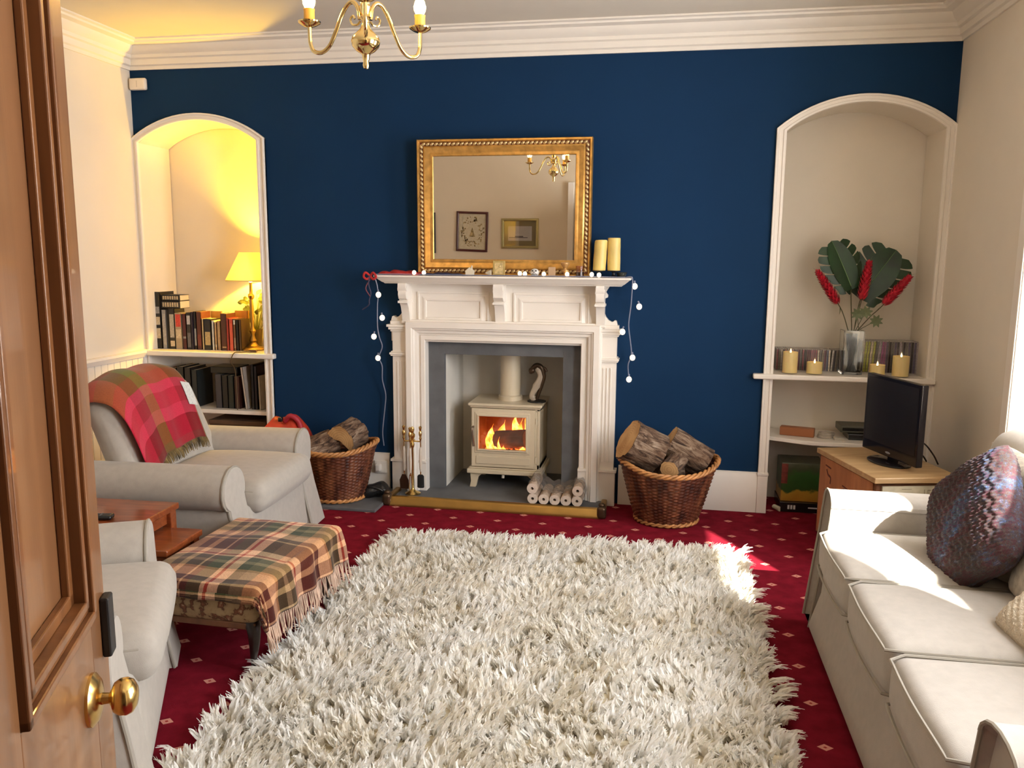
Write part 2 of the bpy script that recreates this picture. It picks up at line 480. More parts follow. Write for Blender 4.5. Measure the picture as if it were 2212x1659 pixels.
# cornices: stepped plaster mouldings
def cornice(n, prof, axis, a, b):
    struct('trim_%d' % n, MB().prism(prof, axis, a, b), CEILM, smooth=35)
CEILM = mat('cornice_paint', (0.78, 0.73, 0.65), 0.6, var=0.015)
CP = [(0, 2.715), (0.012, 2.715), (0.016, 2.735), (0.03, 2.742), (0.034, 2.775), (0.05, 2.782), (0.055, 2.80), (0.085, 2.818), (0.10, 2.845), (0.14, 2.852), (0.145, 2.862), (0.165, 2.866), (0.165, 2.90), (0, 2.90)]
cornice(3, [(-p[0], p[1]) for p in CP], 'x', XL, XR)
cornice(4, [(XL + p[0], p[1]) for p in CP], 'y', YN, 0)
cornice(5, [(XR - p[0], p[1]) for p in CP], 'y', YN, 0)
cornice(6, [(YN + p[0], p[1]) for p in CP], 'x', XL, XR)
# baseboards
BP = [(0, 0), (0.022, 0), (0.022, 0.215), (0.016, 0.225), (0.012, 0.245), (0, 0.25)]
def baseboard(name, axis, segs, sgn, off):
    mb = MB()
    for a, b in segs: mb.prism([(off + sgn * p[0], p[1]) for p in BP], axis, a, b)
    struct(name, mb, GLOSS, smooth=35)
baseboard('baseboard_far', 'x', [(-2.52, -1.735), (-0.235, 0.61)], -1, 0)
baseboard('baseboard_left', 'y', [(YN, 0)], 1, XL)
baseboard('baseboard_right', 'y', [(YN, 0)], -1, XR)
baseboard('baseboard_near', 'x', [(XL, DX0 - .1), (DX1 + .1, XR)], 1, YN)
# left wall: matchboard dado and its rail
mb = MB()
k = 0
y = YN
while y < -0.005:
    y1 = min(y + 0.062, -0.002)
    mb.box(XL, XL + .012, y + .003, y1 - .003, 0.2, 0.85); y = y1
mb.box(XL, XL + .006, YN, 0, 0.2, 0.85)
struct('trim_7', mb, GLOSS, smooth=0, bevel=0.002)
struct('trim_8', MB().prism([(XL, .845), (XL + .02, .845), (XL + .024, .855), (XL + .034, .875), (XL + .03, .89), (XL, .895)], 'y', YN, 0), GLOSS, smooth=30)
# near wall: door casing and a white boxed pipe run (seen in the mirror)
mb = MB()
for x0, x1 in ((DX0 - .1, DX0 - .012), (DX1 + .012, DX1 + .1)): mb.box(x0, x1, YN, YN + .022, 0, DZ + .1)
mb.box(DX0 - .1, DX1 + .1, YN, YN + .022, DZ + .012, DZ + .1)
mb.box(DX0 - .012, DX0, YN - .12, YN, 0, DZ); mb.box(DX1, DX1 + .012, YN - .12, YN, 0, DZ)
struct('trim_9', mb, GLOSS, smooth=0, bevel=0.004)
struct('trim_10', MB().box(-1.12, -1.05, YN, YN + .05, 0.25, 2.30), GLOSS, smooth=0, bevel=0.006)

# ------------------------------------------------------------ the open pine door on the left
Ld = Vector((-0.41, 0.912, 0)).normalized()
Fp = Vector((-0.752, -4.101, 0))            # free edge
ang = math.atan2(-Ld.y, -Ld.x)              # local +x runs from the free edge back to the hinge
door = struct('door_1', MB().box(0, .78, -.04, 0, 0.006, 2.06), PINE, smooth=0, bevel=0.002)
door.location = Fp - Vector((Ld.y, -Ld.x, 0)) * .014; door.rotation_euler = (0, 0, ang)
# the leaf proper is a frame: panels recessed by mouldings on the room face (local +y or -y)
Nf = Vector((Ld.y, -Ld.x, 0))               # toward the camera side
sgn = 1 if (Matrix.Rotation(ang, 3, 'Z') @ Vector((0, 1, 0))).dot(Nf) > 0 else -1
def dbox(mb, x0, x1, d0, d1, z0, z1):
    ys = sorted((sgn * d0, sgn * d1)); off = 0 if sgn > 0 else -0.04
    mb.box(x0, x1, off + ys[0], off + ys[1], z0, z1)
mb = MB()
FR = 0.018
for (x0, x1) in ((0, .075), (.345, .435), (.705, .78)): dbox(mb, x0, x1, 0, FR, 0.006, 2.06)
for (z0, z1) in ((0.006, .22), (.86, 1.08), (1.94, 2.06)):
    for (x0, x1) in ((.075, .345), (.435, .705)): dbox(mb, x0, x1, 0, FR, z0, z1)
mb.build('door_frame', PINE, door, smooth=0, bevel=0.0015)
PINED = wood('varnished_pine_moulding', (0.10, 0.034, 0.010), (0.20, 0.078, 0.024), 3, (9, 9, 0.6), 0.3, 0.3)
for (x0, x1) in ((.075, .345), (.435, .705)):
    for (z0, z1) in ((.22, .86), (1.08, 1.94)):
        mb = MB()
        for (t0, t1, d) in ((0, .012, .027), (.012, .022, .020), (.022, .034, .024), (.034, .05, .010)):
            for rct in ((x0 + t0, x0 + t1, z0 + t0, z1 - t0), (x1 - t1, x1 - t0, z0 + t0, z1 - t0), (x0 + t0, x1 - t0, z0 + t0, z0 + t1), (x0 + t0, x1 - t0, z1 - t1, z1 - t0)):
                dbox(mb, rct[0], rct[1], 0, d, rct[2], rct[3])
        mb.build('panel_moulding', PINED, door, smooth=0, bevel=0.002)
# knob, rose and rim latch
yk = (lambda d: (sgn * d + (0 if sgn > 0 else -0.04)))
Mk = Matrix.Translation((.100, yk(FR), .978)) @ Matrix.Rotation(-sgn * pi / 2, 4, 'X')
MB().lathe([(.0, 0), (.034, 0), (.034, .004), (.026, .010), (.014, .013), (.0, .013)], 32, Mk).build('door_rose', BRASS, door)
MB().lathe([(.008, .008), (.007, .022), (.012, .025), (.019, .028), (.0235, .035), (.024, .043), (.021, .050), (.013, .055), (.0, .057)], 32, Mk).build('door_knob', BRASS, door)
mb = MB(); dbox(mb, .002, .03, FR, FR + .012, 1.00, 1.085)
mb.build('rim_latch', BLACK, door, smooth=0, bevel=0.003)
# ------------------------------------------------------------ fireplace
SH = thing('fireplace_surround', 'white painted fireplace surround with bracketed shelf against the blue wall', 'fireplace', (-0.98, 0, 0))
def sh(mb, name, m=GLOSS, **k):
    o = mb.build(name, m, SH, **k); o.matrix_parent_inverse = Matrix.Translation((0.98, 0, 0)); return o
# shelf with a sloping edge
mb = MB()
x0, x1, y0 = -1.757, -0.185, -0.205
def ring(mb, lv):
    """stack of rectangles (inset, z) against the wall"""
    v = []
    for ins, z in lv: v += [(x0 + ins, y0 + ins, z), (x1 - ins, y0 + ins, z), (x1 - ins, -0.002, z), (x0 + ins, -0.002, z)]
    f = []
    for i in range(len(lv) - 1):
        for k in range(4): f.append((i * 4 + k, i * 4 + (k + 1) % 4, i * 4 + 4 + (k + 1) % 4, i * 4 + 4 + k))
    f += [(3, 2, 1, 0), tuple(len(lv) * 4 - 4 + k for k in range(4))]
    mb.add(v, f)
ring(mb, [(.055, 1.368), (.048, 1.375), (.038, 1.380), (.008, 1.405), (.0, 1.408), (.0, 1.420)])
sh(mb, 'mantel_shelf', smooth=0, bevel=0.0025)
# back board with shaped shoulders
half = [(-0.315, 1.37), (-0.338, 1.33), (-0.335, 1.325), (-0.325, 1.312), (-0.327, 1.298), (-0.342, 1.292), (-0.350, 1.262), (-0.352, 1.235), (-0.346, 1.205), (-0.335, 1.180), (-0.318, 1.160), (-0.300, 1.150), (-0.290, 1.152), (-0.280, 1.160), (-0.270, 1.156), (-0.264, 1.135), (-0.264, 1.12), (-0.264, 1.0)]
c0 = -0.975
R_ = half; Lf = [(2 * c0 - p[0] - 0.012, p[1]) for p in half][::-1]
mb = MB(); mb.prism(Lf + R_, 'y', -0.045, -0.002)
sh(mb, 'back_board', smooth=0)
for s_ in (-1, 1):
    cx = lambda d: c0 + s_ * d      # d from centre
    # pilaster: plinth, shaft, collar, cap
    def pb(mb, d0, d1, ya, z0, z1):
        a, b_ = sorted((cx(d0), cx(d1))); mb.box(a, b_, ya, -0.002, z0, z1)
    mb = MB()
    pb(mb, .605, .712, -.062, .23, 1.075)
    for d, y_, z0, z1 in ((.722, -.075, .905, .915), (.728, -.082, .915, .928), (.720, -.072, .928, .936)): pb(mb, .60, d, y_, z0, z1)
    for d, y_, z0, z1 in ((.722, -.072, 1.062, 1.075), (.732, -.082, 1.075, 1.092), (.742, -.092, 1.092, 1.108), (.722, -.072, 1.108, 1.13)): pb(mb, .60, d, y_, z0, z1)
    for j in range(3): pb(mb, .632 + j * .022, .640 + j * .022, -.068, .28, .87)
    sh(mb, 'pilaster', smooth=0, bevel=0.002)
    mb = MB(); pb(mb, .49, .722, -.075, 0.0, .215); pb(mb, .49, .730, -.083, .215, .232)
    sh(mb, 'plinth', smooth=0, bevel=0.002)
    # scrolled bracket under the shelf
    pr_ = [(-0.045, 1.37), (-0.175, 1.37), (-0.178, 1.345), (-0.168, 1.325), (-0.172, 1.30), (-0.160, 1.275), (-0.135, 1.268), (-0.128, 1.255), (-0.138, 1.245), (-0.118, 1.225), (-0.10, 1.18), (-0.088, 1.13), (-0.07, 1.108), (-0.045, 1.10)]
    a, b_ = sorted((cx(.585), cx(.635)))
    mb = MB(); mb.prism(pr_, 'x', a, b_)
    for q in ((-.165, 1.335, .016), (-.135, 1.262, .012), (-.09, 1.125, .012)):
        mb.lathe([(0, a - .004), (q[2], a - .004), (q[2], b_ + .004), (0, b_ + .004)], 16, Matrix(((0, 0, 1, 0), (1, 0, 0, q[0] + .01), (0, 1, 0, q[1]), (0, 0, 0, 1))))
    mb.box(a - .006, b_ + .006, -.16, -.045, 1.248, 1.262)
    sh(mb, 'bracket', smooth=35)
# middle bracket
a, b_ = -1.012, -0.952
mb = MB(); mb.prism([(-0.045, 1.37), (-0.165, 1.37), (-0.168, 1.345), (-0.158, 1.325), (-0.160, 1.29), (-0.135, 1.268), (-0.118, 1.262), (-0.122, 1.24), (-0.108, 1.22), (-0.092, 1.165), (-0.085, 1.13), (-0.06, 1.115), (-0.045, 1.11)], 'x', a, b_)
for q in ((-.155, 1.33, .014), (-.125, 1.262, .012), (-.085, 1.13, .012)):
    mb.lathe([(0, a - .004), (q[2], a - .004), (q[2], b_ + .004), (0, b_ + .004)], 16, Matrix(((0, 0, 1, 0), (1, 0, 0, q[0] + .01), (0, 1, 0, q[1]), (0, 0, 0, 1))))
mb.box(a - .006, b_ + .006, -.15, -.045, 1.248, 1.26)
sh(mb, 'bracket', smooth=35)
# frieze panels
for (xa, xb) in ((-1.55, -1.03), (-0.935, -0.405)):
    mb = MB()
    frame_sweep(mb, xa + .085, xb - .085, 1.155, 1.262, [(.055, -.044), (.055, -.056), (.045, -.058), (.043, -.05), (.03, -.05), (.01, -.057), (.0, -.056), (-.002, -.046)])
    mb.add([(xa + .085, -.046, 1.155), (xb - .085, -.046, 1.155), (xb - .085, -.046, 1.262), (xa + .085, -.046, 1.262)], [(0, 1, 2, 3)])
    sh(mb, 'frieze_panel', smooth=0)
# architrave round the opening
mb = MB()
OX0, OX1, OZ = -1.470, -0.480, 1.012
frame_sweep(mb, OX0, OX1, .03, OZ, [(.0, .012), (.0, -.066), (.004, -.070), (.028, -.070), (.032, -.060), (.042, -.060), (.046, -.082), (.062, -.086), (.068, -.098), (.076, -.100), (.080, -.110), (.114, -.110), (.118, -.100), (.120, -.086), (.128, -.084), (.128, -.002)], closed=False)
sh(mb, 'architrave', smooth=0)
# slate slips
mb = MB()
mb.box(-1.50, -1.365, .012, .05, .02, 1.02); mb.box(-.598, -.46, .012, .05, .02, 1.02); mb.box(-1.365, -.598, .012, .05, .917, 1.02)
o = sh(mb, 'slate_slip', SLATE, smooth=0, bevel=0.002); o['label'] = 'grey slate inner frame'
# firebox
FBX = [(-1.365, .05), (-1.365, .52), (-.598, .52), (-.598, .05)]
mb = MB(); e = .02
mb.box(-1.385, -1.365, .05, .54, 0, 1.5); mb.box(-.598, -.578, .05, .54, 0, 1.5); mb.box(-1.385, -.578, .52, .56, 0, 1.5); mb.box(-1.385, -.578, .05, .56, 1.5, 1.52)
struct('wall_firebox', mb, CREAMW, smooth=0)
H_ = thing('hearth', 'grey slate hearth slab under the stove and the left log basket', 'hearth', (-1.2, -.1, 0))
def ch(mb, name, m, P, **k):
    o = mb.build(name, m, P, **k); o.matrix_parent_inverse = (Matrix.Translation(P.location) @ P.rotation_euler.to_matrix().to_4x4()).inverted(); return o
ch(MB().box(-1.66, -.31, -.29, .52, 0.0, .030), 'slab', SLATE, H_, smooth=0, bevel=0.004)
ch(MB().box(-2.46, -1.665, -.50, -.035, 0.0, .020), 'side_slab', SLATE, H_, smooth=0, bevel=0.004)
# fender
FE = thing('fender', 'low brass fender bar with dark corner blocks round the hearth', 'fender', (-.98, -.31, 0))
mb = MB()
prf = [(-.345, .0), (-.345, .018), (-.332, .03), (-.330, .046), (-.318, .058), (-.302, .058), (-.296, .046), (-.296, 0)]
mb.prism(prf, 'x', -1.63, -.325)
ch(mb, 'front_bar', BRASSD, FE, smooth=50)
for xx in (-1.665, -.330):
    ch(MB().box(xx, xx + .035, -.30, -.09, 0.001, .05), 'side_bar', BRASSD, FE, smooth=0, bevel=0.008)
    mb = MB(); mb.rbox(.055, .06, .075, .018, 6, M=T(xx + .018, -.325, .0385)); mb.ell((xx + .018, -.325, .082), (.02, .02, .014))
    o = ch(mb, 'corner_block', mat('dark_bronze', (.09, .055, .03), .4, .7, .3), FE); o['label'] = 'dark bronze corner block'

# ------------------------------------------------------------ stove
STOVE = mat('cream_stove_enamel', (0.60, 0.51, 0.36), 0.35, var=0.03)
SX0, SX1, SY = -1.215, -.740, .085
ST = thing('wood_burning_stove', 'cream enamelled wood burning stove alight inside the fireplace', 'stove', (-.98, .26, .03))
cS = lambda mb, n, m=STOVE, **k: ch(mb, n, m, ST, **k)
GX0, GX1, GZ0, GZ1 = -1.150, -.838, .292, .512
# body as a hollow shell: sides, back, front frame
mb = MB()
mb.box(SX0 + .01, SX0 + .03, SY, .43, .16, .575); mb.box(SX1 - .03, SX1 - .01, SY, .43, .16, .575); mb.box(SX0 + .01, SX1 - .01, .41, .43, .16, .575)
mb.box(SX0 + .01, SX1 - .01, SY, .43, .15, .20); mb.box(SX0 + .01, SX1 - .01, SY, .43, .55, .575)
mb.box(SX0 + .03, GX0 - .02, SY, SY + .008, .20, .55); mb.box(GX1 + .02, SX1 - .03, SY, SY + .008, .20, .55)
cS(mb, 'body', smooth=0, bevel=0.004)
mb = MB(); mb.box(SX0 - .005, SX1 + .005, SY - .03, .44, .578, .596); mb.box(SX0 + .005, SX1 - .005, SY - .02, .43, .566, .578)
cS(mb, 'top_plate', smooth=0, bevel=0.005)
mb = MB(); mb.box(SX0 - .012, SX1 + .012, SY - .035, .44, .128, .158); mb.box(SX0, SX1, SY - .02, .43, .158, .168)
cS(mb, 'base_plate', smooth=0, bevel=0.008)
# door frame with opening
DXa, DXb, DZa, DZb = SX0 + .018, SX1 - .04, .175, .562
mb = MB()
ya, yb = SY - .022, SY - .001
mb.box(DXa, GX0, ya, yb, DZa, DZb); mb.box(GX1, DXb, ya, yb, DZa, DZb); mb.box(GX0, GX1, ya, yb, GZ1, DZb); mb.box(GX0, GX1, ya, yb, DZa, GZ0)
frame_sweep(mb, GX0, GX1, GZ0, GZ1, [(.0, ya), (.0, ya - .010), (.002, ya - .012), (.008, ya - .012), (.011, ya - .005), (.024, ya - .004), (.027, ya)])
mb.box(DXa + .03, DXb - .03, ya - .006, ya, .195, .245)
dr = cS(mb, 'stove_door', smooth=0, bevel=0.003)
def sub(mb, name, m, P, **k):
    o = mb.build(name, m, P, **k); o.matrix_parent_inverse = P.matrix_parent_inverse.copy() if False else Matrix.Identity(4); return o
MB().box(GX0, GX1, ya + .006, ya + .010, GZ0, GZ1).build('glass_pane', thin_glass('stove_glass', (.9, .8, .7)), dr, smooth=0)
mb = MB(); mb.tube(bez([(DXa + .012, ya - .004, .44), (DXa + .010, ya - .03, .435), (DXa + .012, ya - .034, .40), (DXa + .016, ya - .03, .345), (DXa + .02, ya - .03, .315)], 5), .008, 8)
mb.build('door_handle', mat('brown_steel', (.20, .15, .11), .35, .9), dr)
mb = MB()
for z_ in (.49, .235):
    mb = MB(); mb.lathe([(0, z_ - .02), (.007, z_ - .02), (.007, z_ + .02), (0, z_ + .02)], 12, T(DXb + .008, ya + .004, 0))
    mb.build('hinge', STOVE, dr)
# legs
for lx, s_ in ((SX0 + .04, 1), (SX1 - .04, -1)):
    for ly in (SY + .005, .40):
        pf = [(lx - s_ * .035, .13), (lx + s_ * .055, .13), (lx + s_ * .02, .10), (lx + s_ * .002, .03), (lx - s_ * .038, .03), (lx - s_ * .03, .07)]
        if s_ < 0: pf = pf[::-1]
        cS(MB().prism(pf, 'y', ly - .018, ly + .018), 'leg', smooth=0, bevel=0.003)
mb = MB(); mb.lathe([(.080, .596), (.080, .622), (.074, .628), (.067, .630), (.067, 1.495)], 32, T(-.975, .25, 0))
cS(mb, 'flue_pipe')
cS(MB().tube([(-.985, .06, .124), (-.985, .055, .105)], .009, 8), 'ash_knob', mat('steel', (.5, .45, .38)), smooth=40)
INS = mat('glow_tinted_firebrick', (.22, .085, .05), .9, var=.4)  # brick reddened so its colour carries the glow of the fire
mb = MB(); mb.box(SX0 + .031, SX0 + .05, SY + .01, .40, .20, .548); mb.box(SX1 - .05, SX1 - .031, SY + .01, .40, .20, .548); mb.box(SX0 + .031, SX1 - .031, .385, .408, .20, .548); mb.box(SX0 + .031, SX1 - .031, SY + .01, .40, .201, .235)
cS(mb, 'firebrick', INS, smooth=0)
# fire: ember bed, flames and one burning log
def flame_mat():
    m, nt, b = nodes('flame'); co = coords(nt)
    n = nd(nt, 'ShaderNodeTexNoise', Scale=22.0, Detail=3.0); nt.links.new(co, n.inputs[0])
    r = ramp(nt, n.outputs[0], [(.35, (.9, .10, .01)), (.5, (1, .33, .04)), (.68, (1, .72, .25))])
    nt.links.new(r.outputs[0], b.inputs['Emission Color']); b.inputs['Emission Strength'].default_value = 5.0
    b.inputs['Base Color'].default_value = (.1, .02, .01, 1); return m
FL = flame_mat()
def ember_mat():
    m, nt, b = nodes('embers'); co = coords(nt)
    n = nd(nt, 'ShaderNodeTexNoise', Scale=30.0, Detail=4.0); nt.links.new(co, n.inputs[0])
    r = ramp(nt, n.outputs[0], [(.42, (.02, .004, .002)), (.55, (.75, .10, .01)), (.7, (1, .45, .10))])
    nt.links.new(r.outputs[0], b.inputs['Emission Color']); b.inputs['Emission Strength'].default_value = 4.0
    b.inputs['Base Color'].default_value = (.03, .015, .01, 1); return m
FI = thing('fire', 'orange flames and glowing embers behind the stove glass', 'fire', (-.99, .25, .236))
def embed(u, v):
    x = -1.155 + u * .33; y = .12 + v * .25
    return (x, y, .24 + .035 * sin(pi * u) * sin(pi * v) + .012 * sin(x * 95) * cos(y * 80))
mb = MB(); mb.grid(embed, 40, 24); tag(ch(mb, 'embers', ember_mat(), FI, smooth=0), kind='stuff')
rnd = random.Random(3)
for (fx, fy, fh, fw) in ((-1.10, .14, .14, .022), (-1.06, .2, .10, .03), (-1.02, .13, .11, .014), (-.99, .14, .05, .03), (-.87, .30, .24, .05), (-.84, .22, .22, .034), (-.91, .34, .2, .05), (-.95, .36, .24, .06), (-1.04, .34, .18, .06), (-1.11, .33, .15, .05), (-.88, .13, .06, .03)):
    mb = MB(); ph = rnd.random() * 6
    pf = [(max(.0005, fw * sin(pi * min(1, (t + .12) ** .62)) * (1 - t * .35)), t * fh) for t in [k / 14 for k in range(15)]]
    T_ = []
    for r_, z_ in pf: T_.append((r_, z_))
    v0 = len(mb.v); mb.lathe(T_, 14, None, cap=False)
    mb.v = [(x + fx + .012 * sin(z * 34 + ph), y * .7 + fy + .008 * cos(z * 30 + ph), z + .255) for (x, y, z) in mb.v]
    ch(mb, 'flame', FL, FI)

def bark_mat():
    m, nt, b = nodes('log_bark'); co = coords(nt, (1, 1, .3))
    n = nd(nt, 'ShaderNodeTexNoise', Scale=34.0, Detail=7.0, Roughness=.7, Distortion=.8); nt.links.new(co, n.inputs[0])
    c2 = coords(nt); n2 = nd(nt, 'ShaderNodeTexNoise', Scale=7.0, Detail=3.0); nt.links.new(c2, n2.inputs[0])
    r = ramp(nt, n.outputs[0], [(.38, (.035, .018, .010)), (.47, (.17, .10, .06)), (.56, (.30, .21, .14)), (.68, (.46, .36, .27))])
    r2 = ramp(nt, n2.outputs[0], [(.35, (.55, .45, .38)), (.65, (1, 1, 1))])
    mx = nt.nodes.new('ShaderNodeMix'); mx.data_type = 'RGBA'; mx.blend_type = 'MULTIPLY'; mx.inputs['Factor'].default_value = 1
    nt.links.new(r.outputs[0], mx.inputs[6]); nt.links.new(r2.outputs[0], mx.inputs[7]); nt.links.new(mx.outputs[2], b.inputs['Base Color'])
    b.inputs['Roughness'].default_value = .95
    bp = nd(nt, 'ShaderNodeBump', Strength=1.0, Distance=.02); nt.links.new(n.outputs[0], bp.inputs['Height']); nt.links.new(bp.outputs[0], b.inputs['Normal']); return m
BARK = bark_mat()
def ring_wood():
    m, nt, b = nodes('cut_wood'); co = coords(nt)
    w = nd(nt, 'ShaderNodeTexWave', Scale=22.0, Distortion=3.0, Detail=3.0); w.wave_type = 'RINGS'; w.rings_direction = 'Z'
    nt.links.new(co, w.inputs[0])
    n = nd(nt, 'ShaderNodeTexNoise', Scale=9.0, Detail=4.0); nt.links.new(co, n.inputs[0])
    r1 = ramp(nt, n.outputs[0], [(.3, (.42, .22, .08)), (.7, (.68, .43, .20))])
    r2 = ramp(nt, w.outputs[0], [(.0, (.82, .8, .76)), (.5, (1, 1, 1))])
    mx = nt.nodes.new('ShaderNodeMix'); mx.data_type = 'RGBA'; mx.blend_type = 'MULTIPLY'; mx.inputs['Factor'].default_value = 1
    nt.links.new(r1.outputs[0], mx.inputs[6]); nt.links.new(r2.outputs[0], mx.inputs[7]); nt.links.new(mx.outputs[2], b.inputs['Base Color'])
    b.inputs['Roughness'].default_value = .9; return m
CUT = ring_wood()
def make_log(label, p, d, r, L, seed, group=None, split=None, bark=BARK):
    """log lying along d with its middle at p; split=(a0,a1) keeps a wedge of the round"""
    rn = random.Random(seed)
    ph = [rn.random() * 6 for _ in range(5)]
    t = thing('firewood_log', label, 'log', p, 0, group)
    t.rotation_euler = Vector(d).to_track_quat('Z', 'Y').to_euler()
    def R(a, z): return r * (1 + .05 * sin(2 * a + ph[0]) + .035 * sin(5 * a + ph[1] + z * 8) + .022 * sin(11 * a + ph[2] + z * 20) + .015 * sin(19 * a + ph[3]) + .01 * sin(z * 60 + ph[4] + 3 * a))
    n, m_ = 56, 18
    a0, a1 = split if split else (0, 2 * pi)
    mb = MB(); full = split is None; k = n if full else n + 1
    v = []; f = []
    for j in range(m_ + 1):
        z = (j / m_ - .5) * L
        for i in range(k):
            a = a0 + (a1 - a0) * i / n; v.append((R(a, z) * cos(a), R(a, z) * sin(a), z))
    for j in range(m_):
        for i in range(n):
            q = (i + 1) % k; f.append((j * k + i, j * k + q, (j + 1) * k + q, (j + 1) * k + i))
    mb.add(v, f); mb.build('bark', bark, t, smooth=60)
    for e_, z in ((0, -L / 2), (1, L / 2)):
        mb = MB()
        pts = [(R(a0 + (a1 - a0) * i / n, z) * .985 * cos(a0 + (a1 - a0) * i / n), R(a0 + (a1 - a0) * i / n, z) * .985 * sin(a0 + (a1 - a0) * i / n), z + (.001 if e_ else -.001)) for i in range(k)]
        pts.append((0, 0, z + (.001 if e_ else -.001))); c_ = len(pts) - 1
        mb.add(pts, [((i, (i + 1) % k, c_) if e_ else ((i + 1) % k, i, c_)) for i in range(n)])
        o = mb.build('cut_end', CUT, t, smooth=0); o['label'] = 'pale sawn end'
    if split:
        for aa in (a0, a1):
            mb = MB(); P = []
            for j in range(m_ + 1):
                z = (j / m_ - .5) * L
                for u in range(9):
                    w_ = u / 8; rr = R(aa, z) * w_; o_ = .006 * sin(z * 45 + u * 1.3 + ph[1])
                    P.append((rr * cos(aa) + o_ * sin(aa), rr * sin(aa) - o_ * cos(aa), z))
            mb.add(P, [(j * 9 + u, j * 9 + u + 1, j * 9 + 10 + u, j * 9 + 9 + u) for j in range(m_) for u in range(8)])
            o = mb.build('split_face', CUT, t, smooth=0); o['label'] = 'pale split wood'
    return t
lg = make_log('round log burning inside the stove, right of the flames', (-.955, .20, .335), (.9, -.25, .12), .062, .22, 4, bark=mat('charring_bark', (.16, .06, .04), .9, var=.6, nscale=20))
# ------------------------------------------------------------ mirror and the things on the mantel shelf
ZM = 1.4205
GOLD = mat('antique_gold_leaf', (0.66, 0.37, 0.10), 0.35, 0.75, var=0.25, nscale=25)
GOLDL = mat('pale_gilt', (0.62, 0.45, 0.22), 0.4, 0.6, var=0.1)
tilt = math.radians(0.5)
MI = thing('wall_mirror', 'large gilt framed mirror with beaded border standing on the mantel shelf', 'mirror', (-0.968, -0.075, ZM))
MI.rotation_euler = (tilt, 0, 0)
MW, MH = .535, .815      # half width, height
mb = MB()
frame_sweep(mb, -MW + .10, MW - .10, .10, MH - .10, [(.10, .04), (.10, -.018), (.096, -.024), (.088, -.024), (.083, -.016), (.080, -.010), (.062, -.010), (.058, -.018), (.050, -.022), (.036, -.014), (.022, -.006), (.014, -.010), (.004, -.008), (.0, .002)])
mb.box(-MW, MW, .036, .040, 0, MH)
mb.build('gilt_frame', GOLD, MI, smooth=50)
mb = MB()
def beads(a, b_, n):
    for i in range(n):
        t = (i + .5) / n
        p = Vector(a).lerp(Vector(b_), t); d = (Vector(b_) - Vector(a)).normalized()
        perp = Vector((-d.z, 0, d.x)); q = (d + perp * .55).normalized()
        Mx = Matrix.Translation(p) @ Vector(q).to_track_quat('Z', 'Y').to_matrix().to_4x4()
        mb.ell((0, 0, 0), (.0105, .009, .0150), 10, 6, Mx)
e_ = .029
beads((-MW + e_, -.014, MH - e_), (MW - e_, -.014, MH - e_), 38); beads((-MW + e_, -.014, e_), (MW - e_, -.014, e_), 38)
beads((-MW + e_, -.014, e_), (-MW + e_, -.014, MH - e_), 28); beads((MW - e_, -.014, e_), (MW - e_, -.014, MH - e_), 28)
o = mb.build('beading', GOLDL, MI)
mb = MB(); frame_sweep(mb, -MW + .10, MW - .10, .10, MH - .10, [(.082, -.0125), (.060, -.0125)]); mb.build('bead_channel', mat('dark_red_bole', (.14, .03, .012), .5, .2, .2), MI, smooth=0); o['label'] = 'row of pale gilt beads'
MIRR, nt, b = nodes('mirror_silver'); b.inputs['Metallic'].default_value = 1; b.inputs['Roughness'].default_value = 0.0; b.inputs['Base Color'].default_value = (.86, .84, .80, 1)
nn = nd(nt, 'ShaderNodeTexNoise', Scale=2.0); rr2 = ramp(nt, nn.outputs[0], [(0, (.85, .83, .79)), (1, (.87, .85, .81))]); nt.links.new(rr2.outputs[0], b.inputs['Base Color'])
mb = MB(); w, h0, h1 = MW - .10, .10, MH - .10
mb.add([(-w, .001, h0), (w, .001, h0), (w, .001, h1), (-w, .001, h1)], [(0, 1, 2, 3)])
mb.build('mirror_glass', MIRR, MI, smooth=0)

def put(name, label, cat, loc, mb, m, rz=0, group=None, smooth=40, bevel=0, **k):
    """single-mesh thing"""
    o = mb.build(name, m, None, smooth=smooth, bevel=bevel, **k); o.location = loc; o.rotation_euler = (0, 0, rz)
    return tag(o, label, cat, group)
def cyl(r, h, n=24, r2=None): return MB().lathe([(r, 0), (r if r2 is None else r2, h)], n)
# red scarf bundle at the left end
def cloth_heap(w, d, h, seed):
    rn = random.Random(seed); a = [(rn.uniform(4, 13), rn.uniform(3, 11), rn.random() * 6) for _ in range(5)]
    def f(u, v):
        x = (u - .5) * w; y = (v - .5) * d
        e = (sin(pi * u) * sin(pi * v)) ** .4
        z = h * e * (.55 + .12 * sum(sin(p * u * 2.2 + q * v + r) for p, q, r in a) / 1.6)
        return (x + .008 * sin(9 * v + 3 * u), y, max(0.0005, z))
    return f
RED = mat('red_cloth', (.42, .022, .02), .9, var=.2, bump=.2, bscale=200)
mb = MB(); mb.grid(cloth_heap(.29, .12, .045, 2), 40, 20)
put('folded_scarf', 'crumpled bright red cloth at the left end of the mantel shelf', 'cloth', (-1.60, -.13, ZM + .001), mb, RED, smooth=180)
mb = MB(); mb.grid(cloth_heap(.30, .08, .028, 5), 40, 16)
put('ribbon_bundle', 'crumpled dark blue cloth below the left half of the mirror', 'cloth', (-1.33, -.150, ZM + .001), mb, mat('dark_blue_cloth', (.012, .016, .06), .85, var=.3), smooth=180)
mb = MB(); mb.tube(bez([(-1.762, -.215, 1.425), (-1.776, -.222, 1.405), (-1.783, -.215, 1.36), (-1.772, -.21, 1.31), (-1.785, -.205, 1.265), (-1.79, -.20, 1.235), (-1.835, -.19, 1.205)], 6), [.004] * 37, 8)
bw = thing('red_bow', 'red ribbon bow with dark tails hanging off the left end of the mantel shelf', 'ribbon', (-1.77, -.215, 1.40))
